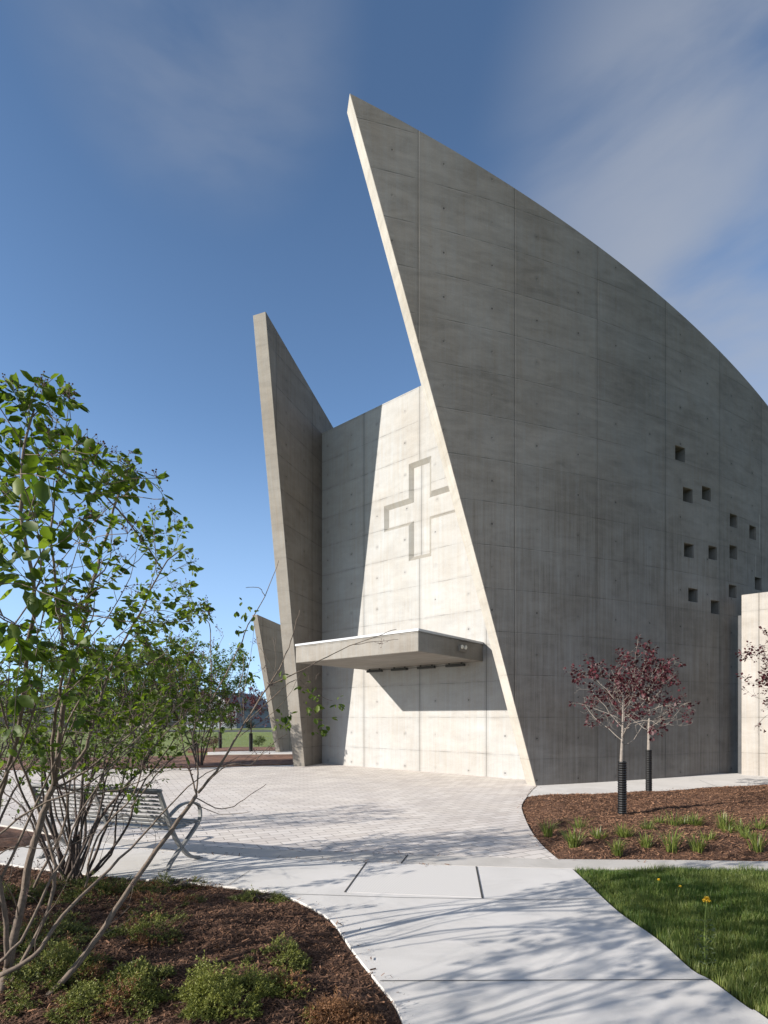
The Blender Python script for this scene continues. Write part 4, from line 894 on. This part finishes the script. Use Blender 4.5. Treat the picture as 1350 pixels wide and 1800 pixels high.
nth = ['first', 'second', 'third', 'fourth', 'fifth', 'sixth', 'seventh', 'eighth', 'ninth', 'tenth', 'eleventh', 'twelfth']
rowA = [(963, 1471, .22), (1018, 1468, .24), (1052, 1486, .25), (1096, 1481, .26), (1138, 1470, .24), (1160, 1457, .2), (1184, 1462, .27), (1203, 1459, .2), (1221, 1460, .22), (1272, 1466, .25), (1303, 1472, .24), (1336, 1470, .24), ]
rowB = [(1008, 1494, .25), (1084, 1503, .22), (1136, 1494, .24), (1180, 1500, .30), (1226, 1500, .2), (1243, 1486, .18), (1281, 1474, .2), (1313, 1484, .2), (1331, 1500, .25)]
for i, (px, py, h) in enumerate(rowA): clump(nth[i] + ' strap-leaved clump from the left in the far row of the tree bed', px, py, h * random.uniform(.95, 1.4), random.randint(50, 110), 200 + i)
for i, (px, py, h) in enumerate(rowB): clump(nth[i] + ' strap-leaved clump from the left in the near row of the tree bed', px, py, h * random.uniform(.9, 1.35), random.randint(40, 110), 230 + i, False)

# yellow flowered stalks in the lawn
def stalk(label, px, py, ptop, seed, head=.022, bushy=False):
    x, y = G(px, py); z = EYE - (ptop - HOR) / FPX * y; rr = random.Random(seed); root = empty('yellow_flower_weed', (x, y, 0), label, 'wildflower', 'yellow flowers in the lawn')
    top = Vector((x + .008, y, z)); m = MB(); m.tube(refine([Vector((x, y, -.03)), Vector((x - .006, y, z * .5)), top], 4), .0042 if bushy else .0022, 6); m.build('flower_stem', M_stalk, root, True)
    m = MB()
    for ring in range(3 if bushy else 2):
        for q in range(12):
            an = q * .5236 + ring * .26; r_ = head * (1 - .22 * ring); zz = .004 * ring + .004; c = Vector((math.cos(an), math.sin(an), 0)); s_ = Vector((-c.y, c.x, 0)) * head * .2
            m.add([top + Vector((0, 0, zz)), top + c * r_ * .6 + s_ + Vector((0, 0, zz + .006)), top + c * r_ + Vector((0, 0, zz + .002 + .008 * ring)), top + c * r_ * .6 - s_ + Vector((0, 0, zz + .006))], [(0, 1, 2, 3)])
    if bushy:
        for q in range(26):
            c = top + Vector((rr.gauss(0, .011), rr.gauss(0, .011), rr.gauss(.006, .008))); k = .0055
            m.add([c + Vector(v) * k for v in ((1, 0, 0), (0, 1, 0), (-1, 0, 0), (0, -1, 0), (0, 0, 1), (0, 0, -1))], [(0, 1, 4), (1, 2, 4), (2, 3, 4), (3, 0, 4), (1, 0, 5), (2, 1, 5), (3, 2, 5), (0, 3, 5)])
    m.build('flower_head', M_yel, root)
    if bushy:
        ps = []; ds = []
        for q in range(90):
            f = rr.random() ** 1.7 * .75; a = rr.uniform(0, 6.283); ps.append((x + math.cos(a) * .02 + rr.gauss(0, .02 * (1 - f)), y + math.sin(a) * .02 + rr.gauss(0, .02), z * f)); ds.append((math.cos(a), math.sin(a), rr.uniform(-.1, .6)))
        leaves('leaves', ps, ds, .028, .55, M_weed, root)
    return root
M_stalk = plain('green_flower_stem', (.11, .15, .02), .6, 30, .2, 0)
M_weed = leafmat('weed_leaf', (.05, .075, .03), (.12, .15, .07), .25, .6)
stalk('tall yellow flower on a leafy stalk at the edge of the lawn by the path', 1240, 1700, 1584, 1, .027, True)
stalk('small yellow flower in the lawn, left one of the two farther ones', 1156, 1582, 1548, 2, .016)
stalk('small yellow flower in the lawn, right one of the two farther ones', 1194, 1582, 1560, 3, .016)

# ------------------------------------------------------------------ bench
def bench():
    r0, l0 = Vector((*G(351, 1510), 0)), Vector((*G(127, 1489), 0)); ax = (l0 - r0).normalized(); L = 1.78      # along the seat, from the right end
    fr = Vector((ax.y, -ax.x, 0));  fr = fr if fr.dot(Vector((*G(291, 1530), 0)) - r0) > 0 else -fr            # from the front feet towards the back feet
    root = empty('park_bench', tuple(r0 + ax * L / 2), 'grey slatted metal bench with curved crossed legs on the concrete walk', 'bench')
    def q(u, d, z): return r0 + ax * u + fr * d + Vector((0, 0, z))
    # d: 0 at the foot under the seat front, .50 at the back foot
    def strip(pts, u, wd, th):
        m = MB(); P_ = refine([Vector((p[0], p[1], 0)) for p in pts], 5); n = len(P_)
        for i in range(n):
            t = (P_[min(i + 1, n - 1)] - P_[max(i - 1, 0)]).normalized(); nn = Vector((-t.y, t.x, 0)); 
            for sgn, uu in ((1, u - wd / 2), (1, u + wd / 2), (-1, u + wd / 2), (-1, u - wd / 2)):
                w_ = P_[i] + nn * sgn * th / 2; m.v.append(tuple(q(uu, w_.x, w_.y)))
        for i in range(n - 1):
            for k in range(4): m.f.append((i * 4 + k, i * 4 + (k + 1) % 4, (i + 1) * 4 + (k + 1) % 4, (i + 1) * 4 + k))
        m.f += [(3, 2, 1, 0), tuple((n - 1) * 4 + k for k in range(4))]; return m
    for u in (.03, L - .03):
        # the back frame runs down and sweeps forward to the front foot; the other leg sweeps back from the seat front
        m = strip([(.62, .84), (.52, .62), (.42, .40), (.30, .22), (.14, .07), (-.02, .015)], u, .045, .035); bevel(m.build('end_frame', M_steel, root), .004, 1)
        m = strip([(-.02, .41), (.12, .30), (.30, .18), (.44, .07), (.50, .012)], u, .045, .03); bevel(m.build('leg', M_steel, root), .004, 1)
        m = strip([(.47, .56), (.30, .645), (.12, .655), (-.02, .60), (-.05, .50), (-.03, .415)], u, .045, .022); bevel(m.build('armrest', M_steel, root), .004, 1)
        for d in (-.02, .50):
            m = MB(); m.box(q(u, d, .006), ax * .03, fr * .045, (0, 0, .006)); bevel(m.build('foot_plate', M_steel, root), .003, 1)
    m = strip([(.60, .80), (.50, .58), (.43, .43)], L / 2, .04, .02); m.build('middle_brace', M_steel, root)
    m = strip([(.44, .395), (.2, .385), (-.03, .39)], L / 2, .04, .02); m.build('middle_brace', M_steel, root)
    for k in range(9):                                # back slats
        f = k / 8; d = .435 + .165 * f; z = .46 + .355 * f; m = MB(); t = Vector((0, 0, .355)) + fr * .165; t.normalize(); nn = t.cross(ax)
        m.box(q(L / 2, d - .012, z), ax * (L / 2 - .05), t * .0155, nn * .006); bevel(m.build('back_slat', M_steel, root), .003, 1)
    m = MB(); m.tube([q(.0, .625, .845), q(L, .625, .845)], .021, 10); m.build('top_rail', M_steel, root, True)
    for k in range(9):                                # seat slats
        f = k / 8; d = -.03 + .44 * f; z = .425 - .02 * math.sin(f * 3.14) - .015 * f; m = MB(); m.box(q(L / 2, d, z), ax * (L / 2 - .05), fr * .021, (0, 0, .006)); bevel(m.build('seat_slat', M_steel, root), .003, 1)
    m = MB(); m.box(q(L / 2, -.055, .41), ax * (L / 2 - .05), fr * .008, (0, 0, .022)); m.build('seat_front_rail', M_steel, root)
bench()

# ------------------------------------------------------------------ far side: road, houses, trees
me = bpy.data.meshes.new('road'); me.from_pydata([(-200, 60, -.06), (90, 60, -.06), (90, 67, -.06), (-200, 67, -.06)], [], [(0, 1, 2, 3)]); me.update(); tag(link('road', me, M_asph), kind='structure')
M_side = plain('grey_blue_siding', (.17, .19, .215), .7, 3, .08, 0); M_side2 = plain('beige_siding', (.25, .225, .20), .7, 3, .08, 0); M_trim = plain('white_trim', (.5, .5, .5), .5, 5, .04, 0)
M_roof = plain('brown_shingles', (.11, .095, .085), .9, 6, .25, .01); M_roof2 = plain('grey_shingles', (.13, .13, .135), .9, 6, .25, .01)
def house(label, x, y, wd, dp, h, rh, sid, rof, rot, name='house'):
    root = empty(name, (x, y, 0), label, 'house', 'houses beyond the lawn'); c, s_ = math.cos(R(rot)), math.sin(R(rot))
    q = lambda a, b, z: (x + a * c - b * s_, y + a * s_ + b * c, z)
    w_, d_ = wd / 2, dp / 2; m = MB()
    m.add([q(-w_, -d_, -.2), q(w_, -d_, -.2), q(w_, d_, -.2), q(-w_, d_, -.2), q(-w_, -d_, h), q(w_, -d_, h), q(w_, d_, h), q(-w_, d_, h), q(0, -d_, h + rh), q(0, d_, h + rh)],
          [(0, 1, 5, 8, 4), (2, 3, 7, 9, 6), (1, 2, 6, 5), (3, 0, 4, 7)]); m.build('walls', sid, root)
    m = MB(); o = .45; e = rh / w_
    for sg in (-1, 1):
        a = [q(sg * (w_ + o), -d_ - o, h - o * e), q(sg * (w_ + o), d_ + o, h - o * e), q(0, d_ + o, h + rh), q(0, -d_ - o, h + rh)]
        m.add([(p[0], p[1], p[2] + .05) for p in a] + [(p[0], p[1], p[2] + .25) for p in a], [(0, 1, 2, 3), (4, 5, 6, 7), (0, 1, 5, 4), (1, 2, 6, 5), (2, 3, 7, 6), (3, 0, 4, 7)])
    m.build('roof', rof, root)
    m = MB()
    for sg in (-1, 1):
        a = Vector(q(sg * (w_ + o), -d_ - o - .03, h - o * e + .12)); b_ = Vector(q(0, -d_ - o - .03, h + rh + .12)); m.tube([a, b_], .16, 4)
    m.build('gable_trim', M_trim, root)
    for a in (-.5, .5):
        m = MB(); m.box(q(a * w_, -d_ - .02, h * .55), (c * .55, s_ * .55, 0), (-s_ * .03, c * .03, 0), (0, 0, .75)); f = m.build('window', M_glass, root)
        m = MB()
        for zz in (-.8, .8): m.box(q(a * w_, -d_ - .03, h * .55 + zz), (c * .65, s_ * .65, 0), (-s_ * .04, c * .04, 0), (0, 0, .06))
        for xx in (-.6, .6): m.box(q(a * w_ + xx, -d_ - .03, h * .55), (c * .06, s_ * .06, 0), (-s_ * .04, c * .04, 0), (0, 0, .74))
        t_ = m.build('window_frame', M_trim, root)
house('blue-grey sided house with a white trimmed gable beyond the lawn, next to the chapel wall', -23.5, 84, 8.5, 11, 2.9, 2.2, M_side, M_roof2, -18)
house('beige house with a long brown roof seen far off behind the left shrubs', -36, 92, 14, 10, 3.0, 2.4, M_side2, M_roof, 60)
house('pale blue-grey house far off behind the left green trees', -52, 90, 10, 12, 3.2, 2.6, M_side, M_roof2, 12)
house('brown roofed house farthest left beyond the lawn', -72, 96, 13, 10, 3.2, 2.8, M_side2, M_roof, -10)
def bigtree(label, x, y, H, Rr, seed, lf, ln=.35, n=2600, name='background_tree', z0=.18, cat='tree'):
    root = empty(name, (x, y, 0), label, cat, 'trees beyond the lawn'); rr = np.random.default_rng(seed)
    k = 26; u = unit(rr.normal(0, 1, (k, 3))); cen = u * np.array([Rr * .62, Rr * .62, H * .32]) * rr.uniform(.5, 1, (k, 1)) + np.array([x, y, H * (.5 + z0 / 2)])
    w_ = rr.integers(0, k, n); v = unit(rr.normal(0, 1, (n, 3))) * rr.uniform(.55, 1, (n, 1)) * np.array([Rr * .36, Rr * .36, H * .16])
    p = cen[w_] + v; p = p[p[:, 2] > H * z0 * .5]; leaves('foliage', p, rr.normal(0, 1, p.shape), ln, .7, lf, root, simple=True, tone=np.clip(rr.normal(.45, .25, len(p)), 0, 1))
    m = MB(); m.tube([(x, y, -.2), (x, y, H * .4), (x + .1, y, H * .75)], [H * .03, H * .022, H * .008], 7); r2 = random.Random(seed)
    for q in range(6):
        c_ = cen[q]; m.tube([(x, y, H * r2.uniform(.2, .4)), ((x + c_[0]) / 2, (y + c_[1]) / 2, c_[2] * .75), tuple(c_)], [H * .012, H * .008, H * .003], 5)
    m.build('trunk', M_barkd, root, True)
M_far = leafmat('far_tree_leaf', (.025, .045, .012), (.085, .11, .03), .3, .6); M_ever = leafmat('evergreen_needles', (.012, .024, .010), (.035, .055, .02), .1, .6)
M_copp = leafmat('copper_leaf', (.07, .045, .03), (.19, .12, .07), .3, .6)
bigtree('round dark evergreen bush in front of the blue-grey house', (407 - 675) / FPX * 70, 70, 2.6, 1.5, 301, M_ever, .12, 2600, 'evergreen_bush', -.3, 'bush')
bigtree('low dark evergreen bush near the chapel wall beyond the road', (440 - 675) / FPX * 72, 72, 1.7, 1.1, 302, M_ever, .12, 1500, 'evergreen_bush', -.3, 'bush')
for i, (px, y, H, Rr, mt, lb) in enumerate([(350, 88, 6.5, 3.2, M_copp, 'bronze tinted bare-looking tree beside the blue-grey house'), (300, 96, 8, 4, M_far, 'green tree behind the beige house roof'), (235, 84, 6, 3.2, M_copp, 'bronze tinted tree between the far houses'), (180, 98, 9, 4.5, M_far, 'tall green tree behind the pale blue-grey house'), (110, 88, 7, 4, M_far, 'green tree in front of the far left houses'), (30, 95, 9, 5, M_far, 'broad green tree at the far left beyond the lawn'), (455, 92, 5.5, 3.0, M_copp, 'bronze tinted tree peeking beside the chapel wall')]):
    bigtree(lb, (px - 675) / FPX * y, y, H, Rr, 310 + i, mt, .3, 2600)
hg = MB()
for i, (px, py, lb) in enumerate([(375, 1314, 'dry brown shrub tuft at the back of the rear bed'), (455, 1311, 'yellow-green low shrub at the back of the rear bed by the chapel')]):
    x, y = G(px, py); bigtree(lb, x, y, .75, .55, 330 + i, (M_copp, M_far)[i], .05, 1500, 'low_shrub', -.2, 'bush')
